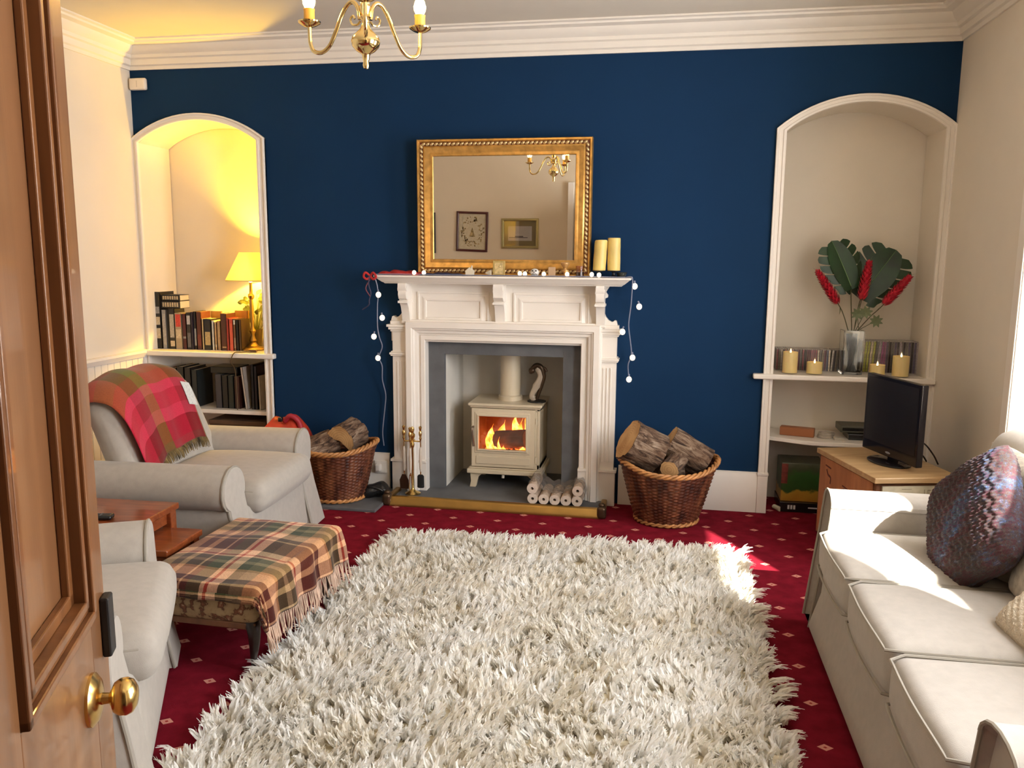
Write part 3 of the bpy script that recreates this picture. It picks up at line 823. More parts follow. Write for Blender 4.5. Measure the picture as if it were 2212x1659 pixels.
ch(mb, 'tail', mat('navy_ribbon', (.03, .03, .07), .6), bw)
mb = MB(); mb.tube(bez([(-1.772, -.21, 1.40), (-1.80, -.22, 1.34), (-1.776, -.215, 1.29)], 6), .0035, 8); ch(mb, 'tail', mat('dusky_red_ribbon', (.14, .03, .04), .6), bw)
mb = MB()
for s_ in (-1, 1): mb.tube(bez([(-1.77, -.215, 1.415), (-1.77 + s_ * .025, -.235, 1.435), (-1.77 + s_ * .04, -.225, 1.41), (-1.77 + s_ * .02, -.222, 1.395), (-1.77, -.215, 1.412)], 5), .007, 8)
ch(mb, 'loops', RED, bw)
IV = mat('ivory_ceramic', (.62, .55, .42), .5)
mb = MB(); mb.prism([(-.024, 0), (.024, 0), (.026, .030), (0, .052), (-.026, .030)], 'y', -.018, .018)
mb.box(.008, .016, -.005, .005, .035, .062)
put('house_ornament', 'small cream house shaped ornament below the mirror', 'ornament', (-1.155, -.165, ZM + .001), mb, IV, bevel=.002)
mb = MB(); mb.lathe([(.021, 0), (.018, .006), (.0, .04)], 5, Matrix.Rotation(-pi / 2, 4, 'Y') @ Matrix.Diagonal((1, .6, 1, 1)))
put('paper_star', 'little pointed cream star propped left of the gold picture card', 'ornament', (-1.022, -.17, ZM + .019), mb, IV, smooth=0)
cd = thing('picture_card', 'tall old gold picture card leaning on the mirror bottom edge', 'card', (-.978, -.155, ZM + .001))
mb = MB(); mb.box(-.037, .037, -.004, .004, 0, .092); o = mb.build('panel', mat('old_gold_card', (.42, .30, .10), .5, .3, .25, 40), cd, smooth=0, bevel=.002)
mb = MB(); mb.box(-.026, .026, -.0055, -.0035, .012, .08); mb.ell((.006, -.006, .058), (.008, .003, .008), 10, 6); o = mb.build('relief', mat('dull_gold_relief', (.55, .42, .20), .5, .3, .3, 60), cd, smooth=0)
cd.rotation_euler = (-.09, 0, .05)
# tea lights and fairy lights resting along the shelf are parts of the string below
WARM = emis('fairy_bulb_glow', (1.0, .82, .56), 1.7)
mb = MB(); mb.ell((0, 0, .024), (.027, .024, .024), 20, 14)
ow = thing('owl_ornament', 'round white china owl with black eyes below the mirror', 'ornament', (-.757, -.165, ZM + .001))
mb.build('body', mat('white_china', (.60, .58, .55), .35), ow)
mb = MB()
for sx_ in (-.010, .010): mb.ell((sx_, -.020, .034), (.005, .004, .005), 10, 6)
mb.ell((0, -.024, .026), (.002, .003, .006), 8, 6)
for a_ in range(5): mb.ell((-.016 + a_ * .008, -.022, .013 + .002 * (a_ % 2)), (.002, .003, .0035), 6, 4)
o = mb.build('face_marks', BLACKP, ow); o['label'] = 'black painted face marks'
put('wooden_block', 'small tan wooden block standing right of the china owl', 'block', (-.655, -.16, ZM + .001), MB().box(-.022, .022, -.015, .015, 0, .058), mat('tan_wood', (.40, .25, .13), .6), rz=.15, bevel=.003)
mb = MB(); mb.lathe([(.022, 0), (.020, .006), (.010, .012), (.009, .02), (.014, .026), (.024, .034), (.024, .040), (.012, .043), (.010, .05), (.017, .062), (.026, .074), (.026, .082), (.018, .086), (.0, .086)], 28)
put('candlestick', 'small turned golden wood candlestick below the mirror right corner', 'candlestick', (-.575, -.165, ZM + .001), mb, mat('golden_turned_wood', (.50, .27, .09), .35, .3))
tm = thing('glass_tumbler', 'small smoky glass tumbler below the right corner of the mirror', 'glass', (-.487, -.16, ZM + .001))
mb = MB(); mb.lathe([(.0, 0), (.024, 0), (.026, .066), (.0245, .066), (.0225, .004), (0, .004)], 28); mb.build('tumbler', glass('smoky_glass', (.75, .58, .48)), tm)
mb = MB(); mb.lathe([(.0, .005), (.022, .005), (.023, .03), (.0, .03)], 28); mb.build('wax', mat('brown_wax', (.30, .16, .10), .5), tm)
WAX = mat('yellow_ivory_wax', (.72, .54, .17), .45, var=.12, nscale=9, sss=.25)
def candle(x, y, h, r, lean, label, seed):
    t = thing('pillar_candle', label, 'candle', (x, y, ZM + .001), 0, 'yellow pillar candles on the mantel')
    mb = MB(); rn = random.Random(seed); n = 36; prof = [(0, .0385)] 
    v = []; f = []
    zs = [.04, .043] + [.043 + (h - .048) * k / 8 for k in range(1, 9)] + [h, h - .004, h - .012]
    for j, z in enumerate(zs):
        rr = r * (.95 if j == 0 else 1.0) * (1 + .012 * sin(j * 1.7 + seed))
        if j >= len(zs) - 3: rr = r * (.96, .86, .5)[j - len(zs) + 3]
        for i in range(n):
            a = 2 * pi * i / n; w = .007 * max(0, sin(2 * a + seed)) * (1 if j >= 9 else 0) if seed == 1 else 0
            v.append((rr * cos(a) + lean * z, rr * sin(a), z - w))
    for j in range(len(zs) - 1):
        for i in range(n): f.append((j * n + i, j * n + (i + 1) % n, (j + 1) * n + (i + 1) % n, (j + 1) * n + i))
    f.append(tuple(range(n))[::-1]); f.append(tuple((len(zs) - 1) * n + i for i in range(n)))
    mb.add(v, f); mb.build('wax', WAX, t)
    MB().tube([(lean * h, 0, h - .014), (lean * h + .002, 0, h + .004)], .0015, 6).build('wick', BLACKP, t)
    mb = MB(); mb.lathe([(.0, 0), (.040, 0), (.040, .004), (.014, .008), (.009, .014), (.011, .022), (.009, .028), (.016, .033), (.040, .036), (.041, .040), (0, .040)], 28)
    o = mb.build('holder', BLACK, t); o['label'] = 'dark metal holder'
candle(-.378, -.135, .218, .038, .05, 'yellow pillar candle with a melted notched rim, beside the mirror', 1)
candle(-.290, -.125, .230, .038, -.01, 'taller yellow pillar candle nearest the right end of the shelf', 2)
put('dark_dish', 'small dark dish at the right end of the mantel shelf', 'dish', (-.245, -.105, ZM + .001), MB().lathe([(.018, 0), (.026, .012), (.034, .030), (.030, .030), (.020, .012), (0, .01)], 24), mat('dark_green_glaze', (.03, .035, .03), .4))

# string of globe lights: hangs both ends, runs along the shelf
SL = thing('string_lights', 'string of warm globe lights draped over both ends of the mantel shelf', 'string lights', (-.97, -.2, ZM))
CAB = mat('grey_cable', (.20, .22, .30), .5)
Lp = [(-1.735, -.20, 1.425), (-1.742, -.216, 1.41), (-1.73, -.212, 1.36), (-1.728, -.20, 1.30), (-1.738, -.19, 1.22), (-1.746, -.17, 1.10), (-1.742, -.15, 1.03), (-1.732, -.13, .97), (-1.758, -.12, .90), (-1.745, -.10, .84), (-1.752, -.08, .75), (-1.742, -.05, .65), (-1.752, -.04, .56), (-1.772, -.035, .40), (-1.765, -.035, .305)]
ch(MB().tube(bez(Lp, 6), .0035, 6), 'cable', CAB, SL)
Rp = [(-.215, -.17, 1.424), (-.185, -.185, 1.427), (-.176, -.18, 1.41), (-.178, -.165, 1.33), (-.182, -.15, 1.26), (-.192, -.14, 1.16), (-.190, -.13, 1.11), (-.180, -.12, 1.04), (-.172, -.11, .96), (-.190, -.10, .90), (-.186, -.09, .83)]
ch(MB().tube(bez(Rp, 6), .0035, 6), 'cable', CAB, SL)
Tp = [(-1.735, -.20, 1.425), (-1.6, -.19, 1.427), (-1.45, -.185, 1.426), (-1.3, -.19, 1.426), (-1.15, -.19, 1.426), (-.95, -.19, 1.426), (-.8, -.185, 1.426), (-.6, -.19, 1.426), (-.4, -.185, 1.426), (-.215, -.17, 1.424)]
ch(MB().tube(bez(Tp, 4), .003, 6), 'cable', CAB, SL)
BU = [(-1.722, -.212, 1.30), (-1.715, -.17, 1.155), (-1.775, -.16, 1.035), (-1.765, -.12, .895), (-.163, -.165, 1.372), (-.134, -.14, 1.252), (-.228, -.135, 1.100), (-.165, -.11, .944), (-.183, -.09, .808),
      (-1.50, -.185, 1.437), (-1.44, -.18, 1.437), (-.845, -.18, 1.439), (-.815, -.175, 1.437), (-.70, -.18, 1.437), (-.56, -.185, 1.438), (-.415, -.185, 1.438), (-.372, -.185, 1.436)]
for i, p in enumerate(BU):
    r = .0165 if i < 9 else .013
    o = ch(MB().ell(p, (r, r, r * 1.12), 14, 10), 'globe_bulb', WARM, SL)
    if i < 9: ch(MB().tube([(p[0], p[1], p[2] + r), (p[0] * .85 + .15 * (-1.74 if p[0] < -1 else -.183), p[1], p[2] + r + .016)], .005, 8), 'bulb_socket', CAB, SL)

# wall sensor
sn = thing('wall_sensor', 'white plastic sensor box high in the left corner of the blue wall', 'sensor', (-3.40, -.02, 2.625))
MB().rbox(.118, .035, .075, .012, 6).build('case', mat('white_plastic', (.75, .68, .60), .4), sn)
MB().box(-.001, .001, -.0185, -.017, -.02, .02).build('seam', mat('grey_line', (.4, .36, .32), .5), sn, smooth=0)
# double socket and cable end by the skirting
so = thing('wall_socket', 'white wall socket with plugs on the skirting left of the fireplace', 'socket', (-1.79, -.03, .16))
MB().rbox(.086, .016, .086, .006, 5).build('plate', GLOSS, so)
MB().rbox(.04, .035, .05, .01, 5, M=T(-.01, -.022, .0)).build('plug', GLOSS, so)

# ------------------------------------------------------------ chandelier
CX, CY = -.973, -2.40
CH = thing('chandelier', 'three arm brass chandelier with lit candle bulbs hanging from the ceiling', 'chandelier', (CX, CY, 2.141))
PBR = mat('polished_brass', (.86, .68, .32), .12, 1.0, var=.05)
mb = MB(); mb.lathe([(0, 0), (.008, .002), (.011, .012), (.009, .024), (.012, .034), (.012, .042), (.016, .048), (.030, .056), (.043, .070), (.047, .085), (.043, .098), (.030, .112), (.017, .125), (.010, .140), (.012, .150), (.020, .158), (.012, .168), (.016, .176), (.020, .19), (.014, .20), (.018, .215), (.014, .235), (.020, .26), (.024, .29), (.018, .33), (.012, .36), (.020, .375), (.008, .39), (.006, .40), (.006, .70)], 40)
mb.build('column', PBR, CH)
MB().lathe([(.05, .725), (.05, .715), (.03, .70), (.0, .70)], 32).build('ceiling_rose', PBR, CH)
BULB = emis('candle_bulb_glow', (1.0, .55, .11), 170.0)
for k, a in enumerate((50.1, 170.1, 290.1)):
    Mz = Matrix.Rotation(math.radians(a), 4, 'Z')
    P = [(.020, 0, .155), (.024, 0, .185), (.040, 0, .208), (.062, 0, .205), (.085, 0, .175), (.110, 0, .125), (.135, 0, .083), (.165, 0, .064), (.195, 0, .070), (.208, 0, .095), (.210, 0, .128), (.210, 0, .150)]
    arm = MB().tube(bez(P, 6), .0068, 10, M=Mz).build('arm', PBR, CH)
    MB().tube(bez([(.018, 0, .150), (.030, 0, .140), (.048, 0, .142), (.055, 0, .158), (.045, 0, .168), (.038, 0, .158)], 6), .0035, 8, M=Mz).build('scroll', PBR, arm)
    MB().lathe([(.008, .146), (.023, .152), (.036, .160), (.037, .164), (.026, .158), (.010, .160)], 28, Mz @ T(.21, 0, 0)).build('drip_pan', PBR, arm)
    MB().lathe([(.0175, .158), (.0180, .165), (.0175, .194), (.0190, .203), (.012, .206)], 20, Mz @ T(.21, 0, 0)).build('candle_sleeve', mat('amber_candle_sleeve', (.85, .50, .10), .4, sss=.3), arm)
    MB().lathe([(.0, .202), (.012, .204), (.019, .218), (.0205, .230), (.016, .246), (.006, .264), (.0, .270)], 20, Mz @ T(.21, 0, 0)).build('candle_bulb', BULB, arm)

# ------------------------------------------------------------ pictures on the near wall, seen in the mirror
def picture(name, label, x0, x1, z0, z1, fm, fw, rot=0, mount=None, art=None):
    cx_, cz_ = (x0 + x1) / 2, (z0 + z1) / 2; w, h = (x1 - x0) / 2, (z1 - z0) / 2
    t = thing(name, label, 'picture', (cx_, YN, cz_)); t.rotation_euler = (0, rot, 0)
    mb = MB()
    frame_sweep(mb, -w + fw, w - fw, -h + fw, h - fw, [(0, .006), (0, .018), (fw * .3, .024), (fw * .7, .022), (fw, .016), (fw, .001)][::-1])
    mb.build('frame', fm, t, smooth=30)
    mb = MB(); mb.box(-w + fw, w - fw, .002, .006, -h + fw, h - fw); mb.build('mount', mount, t, smooth=0)
    return t, w - fw, h - fw
t, w, h = picture('framed_sampler', 'dark wood framed sampler with a tree, reflected left in the mirror', -2.46, -2.075, 1.50, 1.97, mat('dark_mahogany', (.07, .012, .008), .4), .026, 0.03, mat('sampler_linen', (.50, .43, .30), .9, var=.08, nscale=60))
mb = MB(); rn = random.Random(11)
for i in range(120):
    a = rn.random() * 2 * pi; q = .6 + .35 * rn.random(); x = q * cos(a) * w * .9; z = q * sin(a) * h * .9; s_ = .004 + .005 * rn.random()
    mb.box(x - s_, x + s_, .006, .0065, z - s_, z + s_)
mb.prism([(-.035, -.06), (.035, -.06), (.0, .05)], 'y', .006, .0068)
o = mb.build('stitched_tree', mat('stitching', (.30, .22, .10), .9, var=.6, nscale=50), t, smooth=0)
t, w, h = picture('framed_print', 'pale gold framed landscape print, reflected right in the mirror', -1.91, -1.465, 1.54, 1.89, mat('pale_olive_gilt', (.36, .29, .12), .4, .5), .03, 0, mat('olive_mount', (.20, .145, .05), .8))
MB().box(-w + .05, w - .05, .006, .008, -h + .06, h - .06).build('print', mat('print_paper', (.42, .36, .30), .9, var=.15), t, smooth=0)
mb = MB(); mb.box(-w + .06, w - .10, .008, .0085, -.052, -.042); mb.box(-.06, .04, .008, .0085, -.042, -.028); mb.build('inked_shoreline', mat('ink', (.12, .09, .07), .9), t, smooth=0)
MB().box(-w, w, .0095, .0105, -h, h).build('glazing', thin_glass('picture_glazing'), t, smooth=0)
t, w, h = picture('dark_frame_picture', 'dark edged frame at the left edge of the reflection in the mirror', -3.10, -2.72, 1.48, 1.96, BLACK, .02, 0, mat('sampler_linen2', (.45, .42, .36), .9))
# ------------------------------------------------------------ left alcove
ZL = .888
def shelf_board(name, label, x0, x1, yf, z0, z1, scal=None, yb=.335):
    mb = MB()
    if scal is None:
        mb.box(x0, x1, yf, yb, z0, z1)
        return put(name, label, 'shelf', (0, 0, 0), mb, GLOSS, smooth=0, bevel=.010, bseg=3)
    n = 28; pf = [(x0, yb)] + [(x0 + (x1 - x0) * i / n, scal(i / n)) for i in range(n + 1)] + [(x1, yb)]
    mb.prism(pf, 'z', z0, z1); return put(name, label, 'shelf', (0, 0, 0), mb, GLOSS, smooth=0, bevel=.004)
mb = MB(); mb.box(XL + .001, -2.515, -.048, -.001, .853, ZL); mb.box(-3.435, -2.595, -.03, .335, .853, ZL)
put('alcove_shelf', 'white painted shelf holding paperbacks and the lit lamp in the left alcove', 'shelf', (0, 0, 0), mb, GLOSS, smooth=0, bevel=.008, bseg=3)
mb = MB(); mb.box(-3.435, -2.595, .03, .335, .455, .482)
put('alcove_shelf', 'lower white shelf behind the armchair in the left alcove, with dark files', 'shelf', (0, 0, 0), mb, GLOSS, smooth=0, bevel=.004)
mb = MB(); mb.box(.548, XR - .001, -.052, -.001, .830, .861); mb.box(.665, 1.51, -.03, .335, .830, .861)
put('alcove_shelf', 'white painted shelf with the vase and glass candles in the right alcove', 'shelf', (0, 0, 0), mb, GLOSS, smooth=0, bevel=.008, bseg=3)
shelf_board('alcove_shelf', 'lower bow fronted white shelf beside the television in the right alcove', .665, 1.51, 0, .438, .463, lambda t: .05 - .10 * sin(pi * t) ** 1.2 + .012 * cos(4 * pi * t))

PAGES = mat('book_pages', (.62, .52, .36), .9, var=.08, nscale=40, stretch=(1, 1, 20))
def book(name, label, cat, x, y, z, w, h, d, col, band=None, lean=0.0, group=None, marks=(), flat=False, rz=0, spine_text=True):
    """upright book: spine faces -y"""
    cm = mat('cover_%02x%02x%02x' % tuple(int(255 * min(1, max(0, c)) ** .45) for c in col), col, .45, var=.1, nscale=30)
    t = thing(name, label, cat, (x, y, z), rz, group)
    if lean: t.rotation_euler = (0, lean, rz)
    c = .0025
    mb = MB(); mb.box(-w / 2, w / 2, 0, c, 0, h); mb.box(-w / 2, -w / 2 + c, 0, d, 0, h); mb.box(w / 2 - c, w / 2, 0, d, 0, h)
    if flat: pass
    mb.build('cover', cm, t, smooth=0)
    MB().box(-w / 2 + c, w / 2 - c, c, d - .004, .003, h - .003).build('pages', PAGES, t, smooth=0)
    for (z0, z1, mc) in marks:
        lm = mat('label_%02x%02x%02x' % tuple(int(255 * min(1, max(0, q)) ** .45) for q in mc), mc, .5, var=.25, nscale=90)
        mb = MB(); mb.box(-w / 2 + w * .14, w / 2 - w * .14, -.0006, .0002, z0 * h, z1 * h)
        mb.build('spine_label', lm, t, smooth=0)
    return t
bx = lambda px: -3.45 + (px - 321) * .00337
cr, gr, bk, rd, og, nv, br, tn, wh = (.52, .42, .28), (.28, .27, .26), (.016, .012, .010), (.30, .02, .015), (.50, .09, .03), (.04, .035, .06), (.10, .035, .015), (.40, .25, .12), (.60, .54, .45)
BK = [ # px0, px1, top z, colour, description, labels, depth y
 (321, 336, 1.278, bk, 'tall black book with cream spine labels, leftmost on the shelf', [(.62, .74, gr), (.42, .56, cr), (.18, .36, cr)]),
 (337, 347, 1.155, gr, 'grey backed book second from the left, under the flat volumes', [(.1, .9, (.36, .33, .30))]),
 (347.5, 352, 1.16, bk, 'thin black book between the grey and the cream backed books', []),
 (352.5, 366, 1.165, bk, 'thick black book with a tall cream spine panel and a round white emblem', [(.28, .86, (.42, .36, .28)), (.06, .2, cr)]),
 (366.5, 382, 1.135, (.34, .26, .17), 'thick tan book with a scarlet spine top', [(.62, .97, (.55, .05, .03)), (.3, .55, cr)]),
 (382.5, 391, 1.130, (.07, .01, .012), 'dark maroon paperback right of the scarlet topped book', [(.3, .36, gr)]),
 (391.5, 402, 1.140, bk, 'black paperback with a square white title label at its top', [(.68, .92, (.45, .42, .42)), (.05, .45, (.10, .09, .10))]),
 (402.5, 407, 1.145, (.03, .02, .035), 'thin purple black paperback beside the white labelled one', []),
 (407.5, 413, 1.148, bk, 'narrow black paperback with a pale grey strip', [(.1, .55, gr)]),
 (413.5, 424, 1.146, (.09, .022, .012), 'dark red brown paperback leaning slightly left of the gap', [(.1, .4, (.16, .03, .02))]),
 (425, 429.5, 1.100, (.62, .48, .26), 'thin pale yellow paperback left of the black book with a tan label', []),
 (430, 446, 1.100, bk, 'stout black paperback with a tan lower label in the middle of the row', [(.15, .58, (.42, .30, .13))]),
 (446.5, 452, 1.088, wh, 'thin white paperback in the middle of the row', []),
 (452.5, 458, 1.078, tn, 'slim tan paperback just right of the thin white one', [(.1, .2, cr)]),
 (458.5, 466, 1.085, (.34, .20, .10), 'light brown paperback left of the dark brown one', [(.12, .8, tn)]),
 (467, 480, 1.138, (.075, .022, .010), 'tall dark brown book left of the red book', [(.06, .1, tn)]),
 (480.5, 486, 1.108, (.33, .035, .02), 'brick red paperback touching the tall dark brown book', []),
 (486.5, 495, 1.105, (.62, .10, .05), 'bright coral red paperback towards the lamp', [(.85, .97, (.5, .06, .03))]),
 (495.5, 501, 1.105, (.16, .07, .03), 'brown paperback with a white top label near the lamp', [(.82, .96, wh), (.08, .4, (.3, .2, .14))]),
 (501.5, 507, 1.100, bk, 'black paperback next to last on the lamp side', []),
 (507.5, 513, 1.100, (.06, .03, .012), 'dark umber paperback, last of the row beside the lamp', []),
]
for p0, p1, zt_, c, lab, mk in BK:
    x0_, x1_ = bx(p0), bx(p1)
    book('book', lab, 'book', (x0_ + x1_) / 2, .075 + .012 * ((int(p0) * 7) % 3) / 3, ZL + .0008, x1_ - x0_ - .001, zt_ - ZL, .125 if zt_ < 1.2 else .17, c, marks=mk, group='paperbacks on the left alcove shelf')
# two volumes lying across the first books, two small ones behind
def flat_book(lab, x0, x1, z0, h, y, col, mc, tiltv=0.0, rz=0):
    cm = mat('cover_%02x%02x%02x' % tuple(int(255 * q ** .45) for q in col), col, .45, var=.1, nscale=30)
    t = thing('book', lab, 'book', ((x0 + x1) / 2, y, z0), rz, 'books lying on top of the paperback row'); t.rotation_euler = (0, tiltv, rz)
    w = (x1 - x0) / 2; mb = MB(); mb.box(-w, w, 0, .003, 0, h); mb.box(-w, w, 0, .12, 0, .003); mb.box(-w, w, 0, .12, h - .003, h)
    mb.build('cover', cm, t, smooth=0); MB().box(-w + .003, w - .003, .003, .117, .003, h - .003).build('pages', PAGES, t, smooth=0)
    mb = MB()
    for k in range(7):
        a = -w + .008 + k * (2 * w - .016) / 7; mb.box(a, a + (2 * w - .016) / 7 * .68, -.0006, 0, h * .22, h * .8)
    mb.build('spine_lettering', mat('spine_cream', mc, .5, var=.3, nscale=80), t, smooth=0)
flat_book('black and cream volume lying flat, lower of the two on the left books', bx(337.5), bx(379), 1.166, .052, .085, bk, (.50, .38, .22), 0, .0)
flat_book('black and cream volume lying flat, upper of the two on the left books', bx(338), bx(378), 1.2185, .040, .09, bk, (.48, .34, .22), 0, .03)
book('book', 'brown book standing behind the black paperback with the tan label', 'book', bx(433), .225, ZL + .0008, .078, .255, .02, (.30, .15, .05))
book('book', 'orange brown book standing behind the red paperbacks', 'book', bx(490), .225, ZL + .0008, .095, .262, .025, (.32, .14, .03))

# table lamp
LX, LY = -2.768, .165
LP = thing('table_lamp', 'brass column table lamp glowing yellow in the left alcove', 'lamp', (LX, LY, ZL + .001))
mb = MB(); mb.lathe([(0, 0), (.085, 0), (.088, .008), (.080, .016), (.045, .022), (.030, .034), (.020, .05), (.026, .062), (.018, .078), (.012, .10), (.018, .118), (.024, .13), (.014, .145), (.011, .17), (.014, .30), (.012, .345), (.020, .355), (.022, .37), (.012, .385), (.010, .42), (.010, .46)], 32)
mb.build('column', BRASSD, LP)
m = bpy.data.materials.new('lampshade_fabric'); m.use_nodes = True; nt = m.node_tree; nt.nodes.clear()
ou = nt.nodes.new('ShaderNodeOutputMaterial'); mx = nd(nt, 'ShaderNodeMixShader', Fac=.68)
df = nd(nt, 'ShaderNodeBsdfDiffuse'); tr = nd(nt, 'ShaderNodeBsdfTranslucent')
nn = nd(nt, 'ShaderNodeTexNoise', Scale=60.0); r_ = ramp(nt, nn.outputs[0], [(.3, (.93, .86, .55)), (.7, (.97, .90, .62))])
nt.links.new(r_.outputs[0], df.inputs[0]); nt.links.new(r_.outputs[0], tr.inputs[0])
nt.links.new(df.outputs[0], mx.inputs[1]); nt.links.new(tr.outputs[0], mx.inputs[2]); nt.links.new(mx.outputs[0], ou.inputs[0])
mb = MB(); mb.lathe([(.163, .470), (.163, .476), (.068, .660), (.066, .662), (.067, .656), (.161, .474), (.163, .470)], 48, cap=False)
mb.build('lamp_shade', m, LP, smooth=60)
MB().tube([(.160 * cos(a), .160 * sin(a), .474) for a in [2 * pi * k / 48 for k in range(48)]], .0035, 6, closed=True).build('shade_trim', mat('shade_trim', (.55, .42, .16), .7), LP)
LB = emis('lamp_bulb_glow', (1.0, .66, .20), 60.0)
MB().lathe([(.0, .46), (.012, .465), (.014, .49), (.028, .525), (.028, .545), (.018, .565), (0, .572)], 20).build('bulb', LB, LP)
lamp('POINT', 'lamp_bulb_light', (LX, LY, ZL + .575), 95, (1.0, .60, .05), size=.025)
mb = MB(); mb.tube(bez([(LX + .03, LY - .08, ZL + .008), (LX + .06, LY - .15, ZL + .006), (LX + .02, LY - .19, ZL + .006), (LX - .02, LY - .212, ZL + .004), (LX - .035, LY - .225, ZL - .02), (LX - .05, LY - .222, ZL - .06), (LX - .055, LY - .16, ZL - .12), (LX - .06, LY - .14, ZL - .26), (LX - .06, LY - .14, ZL - .40)], 6), .0035, 6)
put('lamp_cable', 'brown lamp cable drooping over the edge of the left alcove shelf', 'cable', (0, 0, 0), mb, mat('brown_cable', (.10, .06, .02), .5))
put('inline_switch', 'dark brown rocker switch lying in front of the lamp base', 'switch', (LX + .075, LY - .145, ZL + .010), MB().rbox(.055, .022, .018, .008, 6), mat('brown_plastic', (.09, .04, .015), .4), rz=.1)
# plant behind the lamp
GR = mat('variegated_leaf', (.16, .17, .03), .5, var=.5, nscale=30)
pp = thing('potted_plant', 'small leafy plant in a dark pot behind the lamp column', 'plant', (-2.80, .285, ZL + .001))
mb = MB(); mb.lathe([(.0, 0), (.028, 0), (.040, .12), (.042, .13), (.036, .13), (.032, .10), (0, .10)], 24); mb.build('pot', mat('dark_pot', (.10, .06, .02), .5), pp)
rn = random.Random(8)
mbs, mbl = MB(), MB()
def leaf(mb, p, d, L, w, up=(0, 0, 1), n=6, curl=.3, fold=.25):
    d = Vector(d).normalized(); sd = d.cross(Vector(up)); sd = sd.normalized() if sd.length > .05 else Vector((1, 0, 0)); nn_ = sd.cross(d)
    v = []; f = []
    for i in range(n + 1):
        t = i / n; ww = w * (sin(pi * min(1, t * .97 + .02)) ** .8) * (1.1 - .5 * t); c = Vector(p) + d * (L * t) - nn_ * (curl * L * t * t)
        v += [tuple(c - sd * ww + nn_ * ww * fold), tuple(c), tuple(c + sd * ww + nn_ * ww * fold)]
    for i in range(n): f += [(3 * i, 3 * i + 1, 3 * i + 4, 3 * i + 3), (3 * i + 1, 3 * i + 2, 3 * i + 5, 3 * i + 4)]
    mb.add(v, f)
for i in range(34):
    a = rn.random() * 2 * pi; h = .16 + rn.random() * .22; q = .03 + rn.random() * .05
    p = (q * cos(a) * 1.2, q * sin(a) * .25, h); mbs.tube([(0, 0, .10), (p[0] * .5, p[1] * .5, h * .7), p], .0015, 5)
    leaf(mbl, p, (cos(a), sin(a) * .12, .5 * rn.random() - .1), .05, .017, up=(0, -1, 0))
mbs.build('stems', GR, pp); mbl.build('foliage', GR, pp, smooth=180)

# lower shelf files, box under it
zl2 = .4828
FL2 = [(-3.34, .05, .27, (.012, .012, .016), 0, 'dark box file at the far left of the lower left alcove shelf'), (-3.285, .05, .28, bk, 0, 'black box file second on the lower left alcove shelf'), (-3.23, .045, .275, (.02, .014, .012), 0, 'very dark brown file third on the lower left alcove shelf'), (-3.18, .04, .26, (.014, .018, .018), 0, 'black green file fourth on the lower left alcove shelf'),
       (-3.00, .045, .235, (.05, .045, .05), 0, 'charcoal grey magazine file just right of the armchair back'), (-2.952, .04, .23, (.02, .016, .012), 0, 'dark brown magazine file beside the charcoal one'), (-2.908, .04, .23, (.018, .022, .018), 0, 'black green magazine file beside the dark brown one'), (-2.862, .038, .225, (.05, .018, .014), 0, 'dark maroon file left of the leaning cream folder')]
for x, w, h, c, ln, lab in FL2:
    book('box_file', lab, 'file', x, .09, zl2, w, h, .2, c, group='dark files on the lower alcove shelf')
book('folder', 'thin cream folder leaning left on the lower left alcove shelf', 'folder', -2.790, .08, zl2 + .002, .016, .29, .2, (.50, .44, .38), lean=-.10)
for x, h, c, lab in ((-2.745, .31, (.012, .010, .014), 'black magazine right of the leaning cream folder'), (-2.722, .30, (.016, .010, .018), 'purple black magazine left of the upright cream folder')):
    book('magazine', lab, 'magazine', x, .09, zl2, .020, h, .2, c)
book('folder', 'thin cream folder upright at the right end of the lower left alcove shelf', 'folder', -2.683, .07, zl2 + .001, .014, .235, .2, (.48, .42, .34), lean=-.02)
mb = MB(); mb.box(-.10, .10, 0, .17, 0, .045)
put('audio_box', 'flat black electrical box lying across the dark files under the shelf', 'box', (-2.96, .10, zl2 + .243), mb, BLACKP, smooth=0, bevel=.004)
t = thing('storage_box', 'brown cardboard box on the floor of the left alcove', 'box', (-2.86, .19, .001))
CB = mat('brown_cardboard', (.11, .06, .028), .9, var=.25, nscale=12, stretch=(1, 1, 6))
MB().box(-.21, .21, -.12, .12, 0, .37).build('carton', CB, t, smooth=0, bevel=.003)
MB().box(-.215, .215, -.125, .125, .372, .40).build('lid', CB, t, smooth=0, bevel=.003)

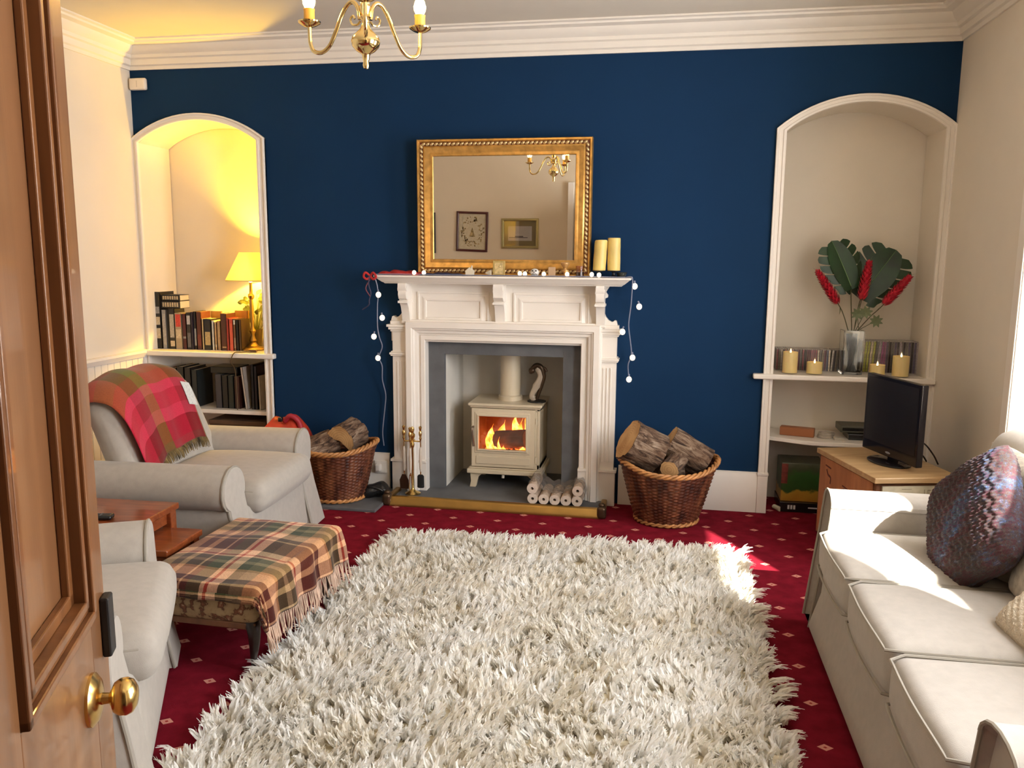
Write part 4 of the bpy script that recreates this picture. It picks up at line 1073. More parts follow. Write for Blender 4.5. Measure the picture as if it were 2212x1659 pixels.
# ------------------------------------------------------------ right alcove
ZR = .8618
rn = random.Random(21)
CC = [((.030, .020, .022), 'black'), ((.09, .02, .03), 'maroon'), ((.42, .38, .34), 'pale grey'), ((.20, .16, .12), 'grey brown'), ((.50, .42, .30), 'cream'), ((.05, .05, .09), 'navy'), ((.22, .06, .07), 'wine red'), ((.12, .11, .10), 'charcoal')]
CASEP = mat('clear_case_edge', (.34, .31, .28), .25, var=.1)
protos = {}
def case(kind, i, x, y, w, h, d, ci, lean):
    c, nm = ci
    ORD = 'first second third fourth fifth sixth seventh eighth ninth tenth eleventh twelfth thirteenth fourteenth fifteenth sixteenth seventeenth eighteenth nineteenth twentieth'.split()
    ordn = ORD[i] if i < 20 else ('twenty ' + ORD[i - 20] if i < 30 else 'last')
    side = 'left' if kind == 'cd' else 'right'
    key = (kind, nm)
    lab = ('%s spined slim CD case, %s from the left in its row' if kind == 'cd' else '%s spined taller DVD case, %s from the left in its row') % (nm, ordn)
    if key not in protos:
        t = thing('cd_case' if kind == 'cd' else 'dvd_case', lab, 'case', (0, 0, 0), 0, 'CD cases left of the vase' if kind == 'cd' else 'DVD cases right of the vase')
        MB().box(-w / 2, w / 2, 0.0, d, 0, h).build('shell', CASEP, t, smooth=0, bevel=.0012)
        sm = mat('case_spine_' + nm.replace(' ', '_'), c, .35, var=.5, nscale=70)
        MB().box(-w / 2 + .0015, w / 2 - .0015, -.001, .0005, .004, h - .004).build('spine', sm, t, smooth=0)
        protos[key] = t
    else: t = copy_tree(protos[key])
    t['label'] = lab; t.location = (x, y, ZR); t.rotation_euler = (0, lean, 0)
    return t
x = .700
for i in range(31):
    case('cd', i, x + .006, .16 + rn.uniform(-.004, .004), .0108, .132, .12, rn.choice(CC), rn.uniform(-.01, .01) + (.05 if i > 24 else 0)); x += .0127
CD2 = [((.50, .45, .34), 'cream'), ((.36, .36, .06), 'olive yellow'), ((.25, .08, .18), 'magenta'), ((.04, .03, .035), 'black'), ((.10, .08, .13), 'dusky purple'), ((.16, .14, .13), 'charcoal'), ((.28, .24, .26), 'mauve grey')]
x = 1.190; seq = [0, 1, 1, 0, 1, 5, 6, 2, 2, 4, 3, 5, 4, 3, 6, 3, 5, 4, 3, 4, 6, 3]
for i, s_ in enumerate(seq):
    case('dvd', i, x + .0075, .17 + rn.uniform(-.004, .004), .0145, .192, .12, CD2[s_], .045 if i < 9 else rn.uniform(-.005, .01)); x += .01562
# glass candles
CG = thin_glass('candle_glass', gl=.05); CW = mat('cream_candle_wax', (.80, .62, .27), .5, var=.06, sss=.4)
def gcandle(x, y, r, hw, hg, lab):
    t = thing('glass_candle', lab, 'candle', (x, y, ZR), 0, 'flickering candles in clear glasses')
    mb = MB(); mb.lathe([(0, .004), (r * .93, .004), (r * .93, hw), (r * .8, hw - .004), (0, hw - .010)], 32); mb.build('wax', CW, t)
    mb = MB(); mb.lathe([(0, 0), (r, 0), (r, hg)], 36, cap=False); mb.build('glass', CG, t)
    mb = MB(); mb.lathe([(0, 0), (.004, .003), (.0055, .012), (.003, .022), (0, .030)], 12, T(0, 0, hw - .010)); mb.build('flame_tip', emis('led_flame', (1, .70, .30), 6.0), t)
gcandle(.765, .035, .046, .128, .148, 'tall candle glass at the left end of the right alcove shelf')
gcandle(.905, .035, .048, .070, .110, 'short candle glass with low wax, left of the flower vase')
gcandle(1.257, .035, .046, .066, .088, 'short candle glass right of the flower vase, above the television')
gcandle(1.385, .035, .049, .120, .165, 'tall candle glass at the right end of the right alcove shelf')
# flower vase
VS_ = thing('flower_vase', 'square clear glass vase of red ginger flowers and split leaves in the right alcove', 'vase', (1.118, .09, ZR))
mb = MB(); w = .056
def sq(mb, w, z0, z1): mb.box(-w, w, -w, w, z0, z1)
ring_ = []
v = []
for (ww, z) in ((w, 0), (w + .003, .262), (w - .003, .262), (w - .006, .016)):
    v += [(-ww, -ww, z), (ww, -ww, z), (ww, ww, z), (-ww, ww, z)]
f = [(3, 2, 1, 0), (12, 13, 14, 15)]
for i in range(3):
    for k in range(4): f.append((i * 4 + k, i * 4 + (k + 1) % 4, i * 4 + 4 + (k + 1) % 4, i * 4 + 4 + k))
mb.add(v, f); mb.build('vase_glass', glass('vase_glass', (.96, .98, .97)), VS_, smooth=0, bevel=.002)
mb = MB(); mb.prism([(-.045, .10), (.045, .20), (.045, .016), (.01, .016), (.0, .09), (-.02, .016), (-.045, .016)], 'y', -.02, .02)
rn = random.Random(5)
mb = MB()
for i in range(16):
    a = rn.random() * 6.28; r_ = .034 * rn.random() ** .5; mb.tube([(r_ * cos(a), r_ * sin(a), .018), (r_ * cos(a + 2.2) * .9, r_ * sin(a + 2.2) * .9, .14), (r_ * cos(a + 3), r_ * sin(a + 3), .24)], .004, 6)
mb.build('pale_refraction_stems', mat('refraction_white_stem', (.70, .74, .72), .3, var=.1), VS_)  # stems coloured pale to stand for light refracted in the vase
STEM = mat('brown_green_stem', (.07, .065, .02), .6); LEAF = mat('monstera_leaf', (.008, .034, .008), .42, var=.45, nscale=9); RP = mat('red_ginger_petal', (.42, .008, .022), .5, var=.35, nscale=40)
LG = mat('rosette_leaf', (.10, .12, .05), .6, var=.3)
def monstera(name, base, tipdir, L, Wd, face, stem_to, holes):
    """split leaf: midrib from base along tipdir; lobes out to both sides; face = leaf normal"""
    t = Vector(tipdir).normalized(); n = Vector(face); n = (n - t * n.dot(t)).normalized(); s = t.cross(n)
    B = Vector(base); mb = MB(); N = 5
    def mid(u): return B + t * (L * u) - n * (.10 * L * u * u)
    def width(u): return Wd * (sin(pi * (u * .80 + .16)) ** .65) * (1.0 if u < .8 else 1)
    for sd in (-1, 1):
        # inner web, continuous along the midrib
        m = 24; v = []; f = []
        for i in range(m + 1):
            u = -.08 + 1.06 * i / m; uu = max(0, min(1, u)); wi = width(uu) * (.60 if u < .96 else .1)
            c = mid(uu) + t * (L * min(0, u)); v += [tuple(c), tuple(c + s * sd * wi + t * (.10 * wi) + n * wi * .10)]
        for i in range(m): f.append((2 * i, 2 * i + 1, 2 * i + 3, 2 * i + 2))
        mb.add(v, f)
        for k in range(N):
            ua = -.10 + 1.0 * k / N; ub = ua + 1.0 / N * .90; v = []; f = []; m2 = 8
            for j in range(m2 + 1):
                q = .52 + .48 * j / m2
                for u in (ua, (ua + ub) / 2, ub):
                    uu = max(.0, min(1, u)); wi = width(uu) * (1.02 - .06 * abs(u - (ua + ub) / 2) * N * (1 if j == m2 else 0))
                    sweep = .34 * q * q * wi - (.30 * L * max(0, .25 - uu) * q * 1.2)
                    pinch = 1 - .25 * (j / m2) ** 3
                    uc = (ua + ub) / 2 + (u - (ua + ub) / 2) * pinch
                    c = mid(max(0, min(1, uc))) + t * (L * min(0, uc)) + s * sd * wi * q + t * sweep + n * (wi * q * .10 - .22 * wi * q * q)
                    v.append(tuple(c))
            for j in range(m2):
                for c_ in range(2): a_ = j * 3 + c_; f.append((a_, a_ + 1, a_ + 4, a_ + 3))
            mb.add(v, f)
    lf = mb.build(name, LEAF, VS_, smooth=180); 
    st = MB().tube(bez([stem_to, tuple((Vector(stem_to) + B) / 2 + Vector((0, .01, .02))), tuple(B)], 8), .003, 6).build('leaf_stem', STEM, lf)
    MB().tube([tuple(mid(k / 8) - n * -.001) for k in range(9)], [.0025 - .0002 * k for k in range(9)], 5).build('midrib', mat('pale_green_rib', (.10, .20, .05), .5), lf)
vx, vz = 1.118, ZR
P_ = lambda x, z, y=0: (x - vx, y, z - vz)
monstera('monstera_leaf', P_(1.085, 1.385, -.02), (-.42, .02, 1), .29, .125, (.25, -1, .15), P_(1.112, 1.12), 0)
monstera('monstera_leaf', P_(1.165, 1.33, .05), (.62, .05, .92), .33, .165, (-.15, -1, .1), P_(1.125, 1.12), 0)
def ginger(base, tip, stem_to, r, seed, big=1.0):
    rn = random.Random(seed); B, Tp_ = Vector(base), Vector(tip); d = (Tp_ - B); L = d.length; d.normalize()
    mb = MB(); a1 = d.cross(Vector((0, 1, 0))).normalized(); a2 = d.cross(a1)
    for i in range(92):
        u = i / 92; ang_ = i * 2.399; rad = r * (sin(pi * (u * .82 + .13)) ** .7)
        o = a1 * cos(ang_) + a2 * sin(ang_); p = B + d * (L * u * .93)
        leaf(mb, tuple(p + o * rad * .25), tuple(o * .8 + d * .75), .040 * big * (1.15 - .5 * u), .0125 * big, up=tuple(d), n=4, curl=-.25, fold=.3)
    fl = mb.build('red_flower', RP, VS_, smooth=180)
    mb = MB(); mb.tube(bez([stem_to, tuple((Vector(stem_to) * .5 + B * .5) + Vector((0, -.01, .01))), tuple(B), tuple(B + d * L * .9)], 6), .0028, 6); mb.build('flower_stem', STEM, fl)
    mb = MB(); leaf(mb, tuple(B + d * L * .9), tuple(d), .05, .006); mb.build('flower_tip', LG, fl, smooth=180)
    mb = MB(); leaf(mb, tuple(B - d * .01), tuple(-d + a1 * .3), .05, .007); mb.build('bract', LG, fl, smooth=180)
ginger(P_(1.018, 1.275, -.05), P_(.880, 1.475, -.07), P_(1.09, 1.12, -.01), .050, 1)
ginger(P_(1.140, 1.300, -.06), P_(1.170, 1.535, -.06), P_(1.12, 1.12, -.02), .052, 2)
ginger(P_(1.262, 1.275, -.05), P_(1.400, 1.450, -.06), P_(1.14, 1.12, -.01), .050, 3)
for (x, z, k) in ((1.165, 1.235, 1), (1.225, 1.185, 2), (1.120, 1.225, 3)):
    mb = MB()
    for i in range(8):
        a = i * 2 * pi / 8 + k; leaf(mb, P_(x, z, -.075), (cos(a), -.35, sin(a)), .040, .011, up=(0, -1, 0), curl=.15)
    mb.tube([P_(1.12 + k * .01, 1.12, -.01), P_(x, z, -.07)], .002, 5)
    mb.build('leaf_rosette', LG, VS_, smooth=180)
# things on the lower shelf
z3 = .4635
mb = MB(); mb.box(-.10, .10, -.03, .03, 0, .052)
put('wooden_box', 'long orange brown box at the left of the bow fronted shelf', 'box', (.845, .125, z3), mb, mat('orange_brown_box', (.32, .11, .035), .5), rz=-.28, bevel=.003)
mb = MB()
for k in range(4): mb.tube([(.045 * cos(a) + .003 * k, .04 * sin(a) + .002 * k, .006 + .007 * k) for a in [2 * pi * q / 28 for q in range(28)]], .0036, 6, closed=True)
put('cable_coil', 'coil of pale grey cable between the brown box and the grey set top box', 'cable', (1.005, .10, z3), mb, mat('pale_grey_cable', (.42, .38, .32), .5))
t = thing('set_top_box', 'dark grey electronic box standing on a black one behind the television', 'electronic box', (1.20, .17, z3 + .037))
MB().box(-.11, .11, -.08, .08, 0, .040).build('case', mat('dark_grey_metal', (.085, .082, .06), .4, .2), t, smooth=0, bevel=.003)
MB().box(-.10, .10, -.082, -.08, .012, .03).build('front_panel', BLACKP, t, smooth=0)
put('media_box', 'low black media box under the dark grey electronic box', 'electronic box', (1.22, .14, z3), MB().box(-.09, .09, -.085, .085, 0, .036), BLACKP, smooth=0, bevel=.003)
put('white_remote', 'small flat pale box in front of the cable coil', 'box', (1.075, .05, z3), MB().box(-.03, .03, -.02, .02, 0, .014), mat('pale_box', (.45, .42, .36), .5), smooth=0, bevel=.003)
t = thing('puzzle_box', 'green and yellow illustrated puzzle box in the bottom of the right alcove', 'puzzle box', (.885, .17, .062))
m, nt, b = nodes('puzzle_picture'); co = coords(nt); sp = nd(nt, 'ShaderNodeSeparateXYZ'); nt.links.new(co, sp.inputs[0])
nz = nd(nt, 'ShaderNodeTexNoise', Scale=16.0, Detail=3.0); nt.links.new(co, nz.inputs[0])
ad = nt.nodes.new('ShaderNodeMath'); ad.operation = 'MULTIPLY_ADD'; nt.links.new(nz.outputs[0], ad.inputs[0]); ad.inputs[1].default_value = .10; nt.links.new(sp.outputs[2], ad.inputs[2])
r_ = ramp(nt, ad.outputs[0], [(.05, (.38, .17, .02)), (.11, (.42, .24, .03)), (.125, (.02, .06, .012)), (.22, (.03, .10, .02)), (.25, (.05, .06, .03)), (.30, (.10, .11, .07))])
nt.links.new(r_.outputs[0], b.inputs['Base Color']); b.inputs['Roughness'].default_value = .4
MB().box(-.125, .125, -.11, .11, 0, .24).build('carton', m, t, smooth=0, bevel=.002)
MB().box(-.1265, -.09, -.1115, -.10, .11, .235).build('red_panel', mat('red_panel', (.16, .03, .02), .5, var=.4, nscale=50), t, smooth=0)
t = thing('game_box', 'flat black game box with white labels under the puzzle box', 'game box', (.90, .16, .001))
MB().box(-.145, .145, -.13, .13, 0, .060).build('carton', BLACKP, t, smooth=0, bevel=.002)
mb = MB()
for a_ in (-.10, -.083, -.066): mb.box(a_, a_ + .012, -.1308, -.13, .018, .044)
mb.build('white_label', mat('white_label', (.6, .6, .62), .5), t, smooth=0)
MB().box(.02, .10, -.1308, -.13, .028, .036).build('title_strip', mat('white_label', (.6, .6, .62), .5), t, smooth=0)
put('battery_torch', 'little cream tube lying beside the black game box', 'torch', (.742, .055, .016), MB().lathe([(0, -.03), (.014, -.03), (.015, .03), (0, .03)], 16, Matrix.Rotation(pi / 2, 4, 'X')), mat('cream_tube', (.55, .50, .36), .5), rz=.5)

# ------------------------------------------------------------ television and its cabinet
th = math.atan2(.249, .969)
CBN = thing('television_cabinet', 'low wooden cabinet with stencilled marks in the right corner carrying the television', 'cabinet', (1.046, -.963, 0), th)
OAKT = wood('sandy_oak', (.34, .20, .085), (.50, .33, .16), 3, (1.2, 8, 8), .45, .1)
ORW = wood('orange_crate_wood', (.30, .105, .035), (.46, .19, .07), 3, (6, 6, 1), .5)
DKW = wood('dark_edge_wood', (.12, .045, .018), (.20, .08, .03), 3, (6, 6, 1), .5)
CU, CV = .415, .62
MB().box(-.012, CU + .01, -.012, CV + .01, .472, .500).build('top_board', OAKT, CBN, smooth=0, bevel=.003)
mb = MB(); mb.box(.006, CU - .004, .010, CV, .02, .471); mb.build('carcass', DKW, CBN, smooth=0, bevel=.003)
mb = MB(); mb.box(0, .0055, .03, CV - .02, .03, .465); sd = mb.build('side_panel', ORW, CBN, smooth=0, bevel=.001); sd['label'] = 'orange side panel with stencils'
INK = mat('brown_stencil_ink', (.10, .02, .015), .7, var=.2)
mb = MB()
def stroke(pts, w): mb.tube([(-.0004, p[0], p[1]) for p in pts], w, 5, M=Matrix.Diagonal((.12, 1, 1, 1)))
for oy, oz in ((.50, .39), (.30, .33), (.10, .36), (.50, .25), (.50, .10), (.30, .18), (.10, .2)):
    rn = random.Random(int(oy * 100 + oz * 37))
    stroke([(oy - .03, oz + .03), (oy + .035, oz + .035)], .005)
    if rn.random() < .6:
        stroke(bez([(oy + .02, oz + .015), (oy, oz - .01), (oy - .03, oz - .02), (oy - .03, oz - .055)], 4), .007)
    else:
        stroke(bez([(oy + .03, oz), (oy + .01, oz + .02), (oy - .02, oz), (oy, oz - .03), (oy - .03, oz - .045)], 4), .006)
for k in range(6): stroke([(.27, .34 - k * .016), (.33, .335 - k * .016)], .0035)
mb.build('stencil_marks', INK, sd)
FP_ = MB().box(.035, CU - .03, .0, .010, .05, .455).build('front_panel', mat('aged_map_paper', (.50, .44, .30), .6, var=.22, nscale=14), CBN, smooth=0, bevel=.001); FP_['label'] = 'cream map patterned front'
mb = MB(); rn = random.Random(9)
for k in range(26):
    a, z_ = rn.uniform(.05, CU - .06), rn.uniform(.30, .44); mb.box(a, a + rn.uniform(.005, .05), -.0006, .0, z_, z_ + rn.uniform(.001, .004))
for k in range(16): a = rn.uniform(.24, CU - .05); mb.box(a, a + .002, -.0006, 0, .33, .33 + rn.uniform(.03, .11))
mb.build('map_lines', mat('map_ink', (.13, .10, .06), .8), FP_, smooth=0)
# television
p0, p1 = Vector((1.098, -.419, 0)), Vector((1.250, -.858, 0))
u_ = (p1 - p0).normalized(); mid_ = (p0 + p1) / 2
ta = math.atan2(u_.y, u_.x)      # local +x from the far to the near edge; screen looks toward local -y
TV = thing('television', 'small black flat television on the corner cabinet', 'television', (mid_.x, mid_.y, .5005), ta)
hw = (p1 - p0).length / 2
MB().box(-hw, hw, 0, .035, .030, .440).build('bezel', mat('gloss_black_plastic', (.010, .008, .009), .12), TV, smooth=0, bevel=.005, bseg=3)
MB().box(-hw + .02, hw - .02, -.0012, .001, .085, .422).build('screen', mat('dark_screen', (.012, .010, .010), .25), TV, smooth=0)
MB().ell((0, -.001, .052), (.022, .001, .006), 14, 6).build('maker_badge', mat('silver_badge', (.45, .45, .45), .3, .8), TV)
mb = MB(); mb.lathe([(0, 0), (.115, 0), (.118, .006), (.10, .012), (.02, .016), (0, .016)], 40, Matrix.Translation((0, .01, 0)) @ Matrix.Diagonal((1.15, .78, 1, 1))); mb.box(-.03, .03, .02, .045, .010, .12)
mb.build('stand', mat('gloss_black_plastic', (.010, .008, .009), .12), TV, bevel=.002)
for i, (a, b_, c_, d_) in enumerate((((1.262, -.70, .64), (1.33, -.68, .62), (1.385, -.66, .56), (1.415, -.655, .508)), ((1.262, -.66, .58), (1.31, -.64, .57), (1.35, -.62, .54), (1.375, -.60, .508)), ((1.25, -.60, .56), (1.29, -.58, .55), (1.33, -.56, .52), (1.35, -.55, .506)))):
    put('television_cable', ('highest', 'middle', 'lowest')[i] + ' of the three black cables arching down behind the television', 'cable', (0, 0, 0), MB().tube(bez([a, b_, c_, d_], 8), .004 if i < 2 else .003, 6), BLACKP, group='cables behind the television')
# ------------------------------------------------------------ upholstery
def piping(mb, pts, r=.005, closed=False): mb.tube(pts, r, 6, closed=closed)
def arm_profile(s_, yc, hz, w):
    """(y,z) outline of a scroll arm; s_=+1 outer side toward +y"""
    P = []
    inn = yc - s_ * w * .42
    P += [(inn, 0.02), (inn, hz * .55), (inn + s_ * .004, hz * .74)]
    c = (yc + s_ * .022, hz - w * .56); R = w * .56
    for k in range(15):
        a = pi * (1.06 - 1.28 * k / 14); P.append((c[0] + s_ * R * cos(a), c[1] + R * sin(a)))
    P += [(yc + s_ * w * .44, hz * .66), (yc + s_ * w * .42, hz * .45), (yc + s_ * w * .52, 0.02)]
    return P
def armchair(label, loc, rz):
    t = thing('armchair', label, 'armchair', loc, rz, 'oatmeal linen armchairs on the left')
    A = .57
    for s_ in (1, -1):
        pf = arm_profile(s_, s_ * .405, A, .20)
        pf_ = pf if s_ < 0 else pf[::-1]
        mb = MB(); n = len(pf_)
        # sweep with the front flaring outward toward the skirt
        xs = [-.42, -.2, .05, .24, .292, .305]
        v = []
        for i, x in enumerate(xs):
            sc = 1.0 if i < 5 else .93
            cy_ = s_ * .405; cz_ = .40
            for (y, z) in pf_:
                fl = .075 * max(0, 1 - z / .42) if i >= 3 else .03 * max(0, 1 - z / .42) * (i == 2)
                v.append((x + fl, cy_ + (y - cy_) * sc + s_ * .03 * max(0, 1 - z / .4) * (x > 0), z if i < 5 else cz_ + (z - cz_) * (.98 if z > .3 else 1)))
        f = [(i * n + k, i * n + (k + 1) % n, (i + 1) * n + (k + 1) % n, (i + 1) * n + k) for i in range(len(xs) - 1) for k in range(n)]
        f += [tuple(range(n))[::-1], tuple((len(xs) - 1) * n + k for k in range(n))]
        mb.add(v, f); ar = mb.build('arm', FABRIC, t, smooth=50)
        mb = MB(); q = [(xs[4] + .004 + .075 * max(0, 1 - z / .42), s_ * .405 + (y - s_ * .405) * 1.0 + s_ * .03 * max(0, 1 - z / .4), z) for (y, z) in pf]
        mb.tube(q, .0055, 6); mb.build('piping', PIPING, ar)
    # body and skirt front
    def flare(P):
        k = max(0, 1 - (P.z + .19) / .35)
        return (P.x * (1 + .09 * k) , P.y * (1 + .03 * k) + .004 * sin(P.x * 30), P.z)
    mb = MB(); mb.rbox(.74, .70, .36, .05, 16, M=T(-.04, 0, .20), fn=flare); mb.build('base', FABRIC, t, smooth=180)
    mb = MB(); mb.rbox(.62, .655, .15, .055, 18, (.01, .0, .03), M=T(.085, 0, .385)); c = mb.build('seat_cushion', FABRIC, t, smooth=180)
    mb = MB(); e_ = .305
    for z_ in (.42,):
        mb.tube([(.085 + .302 * cx__, .32 * cy__, z_) for cx__, cy__ in ((-.9, -1), (.85, -1), (.97, -.93), (1, -.8), (1, .8), (.97, .93), (.85, 1), (-.9, 1))], .005, 6)
    mb.build('piping', PIPING, c)
    # back: curved forward at the wings, rounded shoulders
    def bk_(P):
        y = P.y / .40; z = (P.z + .33) / .66
        x = P.x + .075 * abs(y) ** 2.6 * (1 - .2 * z); zz = P.z - .10 * abs(y) ** 4 * max(0, z)
        yy = P.y * (1 - .05 * max(0, z - .5))
        x -= .335 * (P.z + .33) * .98
        return (x, yy, zz)
    mb = MB(); mb.rbox(.17, .80, .66, .075, 22, (.02, 0, .0), M=T(-.245, 0, .60), fn=bk_); mb.build('backrest', FABRIC, t, smooth=180)
    for (x, y) in ((.27, .40), (.27, -.40), (-.36, .36), (-.36, -.36)):
        MB().lathe([(.018, 0), (.024, .03)], 12, T(x, y, 0)).build('foot', DKW, t)
    return t
c1_ = armchair('oatmeal armchair with the red and green tartan throw, by the left log basket', (-2.25, -1.25, 0), math.radians(3))
c2_ = armchair('oatmeal armchair half hidden behind the open door, facing the fire', (-1.90, -2.955, 0), math.radians(28))

def plaid(name, stripes_u, stripes_v, ru, rv, rough=.95, gam=1.0):
    """two sets of constant colour bands multiplied / mixed like a woven check"""
    m, nt, b = nodes(name)
    uv = nt.nodes.new('ShaderNodeTexCoord'); sp = nd(nt, 'ShaderNodeSeparateXYZ'); nt.links.new(uv.outputs['UV'], sp.inputs[0])
    def band(o, rep, st, nz=None):
        a = nt.nodes.new('ShaderNodeMath'); a.operation = 'MULTIPLY'; nt.links.new(o, a.inputs[0]); a.inputs[1].default_value = rep
        f_ = nt.nodes.new('ShaderNodeMath'); f_.operation = 'FRACT'; nt.links.new(a.outputs[0], f_.inputs[0])
        return ramp(nt, f_.outputs[0], st, 'CONSTANT').outputs[0]
    A = band(sp.outputs[0], ru, stripes_u); B = band(sp.outputs[1], rv, stripes_v)
    mx = nt.nodes.new('ShaderNodeMix'); mx.data_type = 'RGBA'; mx.inputs['Factor'].default_value = .5
    nt.links.new(A, mx.inputs[6]); nt.links.new(B, mx.inputs[7])
    co = coords(nt); n = nd(nt, 'ShaderNodeTexNoise', Scale=180.0, Detail=3.0); nt.links.new(co, n.inputs[0])
    r = ramp(nt, n.outputs[0], [(.3, (.82, .82, .82)), (.7, (1, 1, 1))])
    m2 = nt.nodes.new('ShaderNodeMix'); m2.data_type = 'RGBA'; m2.blend_type = 'MULTIPLY'; m2.inputs['Factor'].default_value = 1
    nt.links.new(mx.outputs[2], m2.inputs[6]); nt.links.new(r.outputs[0], m2.inputs[7]); gm = nd(nt, 'ShaderNodeGamma'); gm.inputs[1].default_value = gam; nt.links.new(m2.outputs[2], gm.inputs[0])
    g2_ = nt.nodes.new('ShaderNodeMix'); g2_.data_type = 'RGBA'; g2_.blend_type = 'MULTIPLY'; g2_.inputs['Factor'].default_value = 1; k_ = 1.0 if gam == 1 else 1.75
    g2_.inputs[7].default_value = (k_, k_, k_, 1); nt.links.new(gm.outputs[0], g2_.inputs[6]); nt.links.new(g2_.outputs[2], b.inputs['Base Color'])
    b.inputs['Roughness'].default_value = rough; b.inputs['Specular IOR Level'].default_value = .1; b.inputs['Sheen Weight'].default_value = .15
    bp = nd(nt, 'ShaderNodeBump', Strength=.3, Distance=.002); nt.links.new(n.outputs[0], bp.inputs['Height']); nt.links.new(bp.outputs[0], b.inputs['Normal'])
    return m
RT = plaid('red_green_check_wool', [(0, (.52, .02, .05)), (.30, (.22, .012, .02)), (.58, (.20, .14, .03)), (.80, (.50, .03, .06))],
           [(0, (.22, .11, .02)), (.40, (.10, .15, .010)), (.52, (.20, .11, .012)), (.62, (.62, .06, .10)), (.69, (.42, .025, .04)), (.79, (.62, .05, .09)), (.86, (.22, .002, .008)), (.95, (.14, .03, .02))], 1.6, 1.0)
# throw draped over the first chair's back (chair-local coordinates)
def throw_pt(u, v):
    """u across the chair back, v from behind the top down the front"""
    y = -.405 + .665 * u
    path = [(-.555, .70), (-.575, .84), (-.56, .91), (-.49, .952), (-.40, .945), (-.335, .885), (-.295, .80), (-.258, .69), (-.215, .565)]
    L = len(path) - 1; q = v * L; i = min(int(q), L - 1); fr = q - i
    def P(k): k = max(0, min(L, k)); return path[k]
    a, b_, c, d = P(i - 1), P(i), P(i + 1), P(i + 2)
    cr_ = [.5 * (2 * b_[k] + (c[k] - a[k]) * fr + (2 * a[k] - 5 * b_[k] + 4 * c[k] - d[k]) * fr ** 2 + (3 * b_[k] - a[k] - 3 * c[k] + d[k]) * fr ** 3) for k in (0, 1)]
    x, z = cr_
    yn = y / .40
    x += .075 * min(1.2, abs(yn)) ** 2.6 * (.9) + .010; 
    drop = .10 * min(1.3, abs(yn)) ** 4
    z -= drop * (1 if v > .2 else .5)
    if v > .4: # skewed hem: lower on the camera side
        k = (v - .4) / .6; z -= .04 * k * (1 - u) ; y += .05 * k * (1 - u); x += .012 * k * (1 - u) * 1
    x += .006 * sin(u * 21 + v * 3) * v; z += .004 * sin(u * 17)
    return (x, y, z)
tw = thing('tartan_throw', 'red, pink and green checked wool throw with fringe over the armchair back', 'throw', (-2.25, -1.25, 0), math.radians(3))
mb = MB(); mb.grid(throw_pt, 60, 60); mb.build('blanket', RT, tw, smooth=180, solid=.006)
mb = MB(); rn = random.Random(2)
for i in range(74):
    u = i / 73; p = Vector(throw_pt(u, 1.0)); q = Vector(throw_pt(u, .93)); d = (p - q).normalized(); L = .045 + .012 * rn.random(); s_ = rn.uniform(-.010, .010)
    mb.tube([p, p + d * L * .5 + Vector((0.004, s_ * .5, 0)), p + d * L + Vector((.003, s_, -.004))], [.003, .0028, .0014], 5)
fr_ = mb.build('fringe', mat('olive_fringe', (.15, .10, .035), .95, var=.85, nscale=20), tw); fr_['label'] = 'olive and red fringe'
mb = MB(); p = Vector(throw_pt(.93, .80)); ty = throw_pt(1.0, .80)
mb.grid(lambda a, b2: tuple(Vector(throw_pt(.90 + .12 * a, .66 + .16 * b2)) + Vector((.008, 0, .003))), 4, 4)
mb.build('care_label', mat('white_fabric_label', (.62, .62, .58), .8, var=.15, nscale=80), tw, smooth=180)

# ------------------------------------------------------------ footstool with plaid blanket
FSx, FSy = -1.635, -2.10
fs = thing('footstool', 'floral footstool with dark curved legs under the plaid blanket', 'footstool', (FSx, FSy, 0), math.radians(-2))
m, nt, b = nodes('floral_tapestry'); co = coords(nt)
v1 = nd(nt, 'ShaderNodeTexVoronoi', Scale=17.0); nt.links.new(co, v1.inputs[0]); n1 = nd(nt, 'ShaderNodeTexNoise', Scale=26.0, Detail=4.0); nt.links.new(co, n1.inputs[0])
r1 = ramp(nt, n1.outputs[0], [(.42, (.36, .25, .13)), (.52, (.30, .20, .10)), (.56, (.10, .04, .02)), (.64, (.22, .08, .04)), (.7, (.45, .33, .2))]); nt.links.new(r1.outputs[0], b.inputs['Base Color']); b.inputs['Roughness'].default_value = .9
SW, SL_ = .235, .345
MB().rbox(.46, .68, .13, .04, 16, (.004, .004, .022), M=T(0, 0, .262)).build('upholstery', m, fs, smooth=180)
MB().box(-.215, .215, -.325, .325, .172, .20).build('rail', DKW, fs, smooth=0, bevel=.006)
DK = mat('dark_mahogany_leg', (.018, .009, .007), .35, var=.3)
for sx_ in (-1, 1):
    for sy_ in (-1, 1):
        P = [(sx_ * .185, sy_ * .295, .20), (sx_ * .205, sy_ * .315, .16), (sx_ * .200, sy_ * .31, .10), (sx_ * .190, sy_ * .30, .05), (sx_ * .200, sy_ * .312, .022), (sx_ * .212, sy_ * .322, .012)]
        B_ = bez(P, 4); mb = MB(); mb.tube(B_, [.030 - .018 * min(1, k / 12) + (.010 if k > 17 else 0) for k in range(len(B_))], 10); mb.ell((sx_ * .212, sy_ * .322, .013), (.026, .026, .0125), 12, 8)
        mb.build('leg', DK, fs, smooth=180)
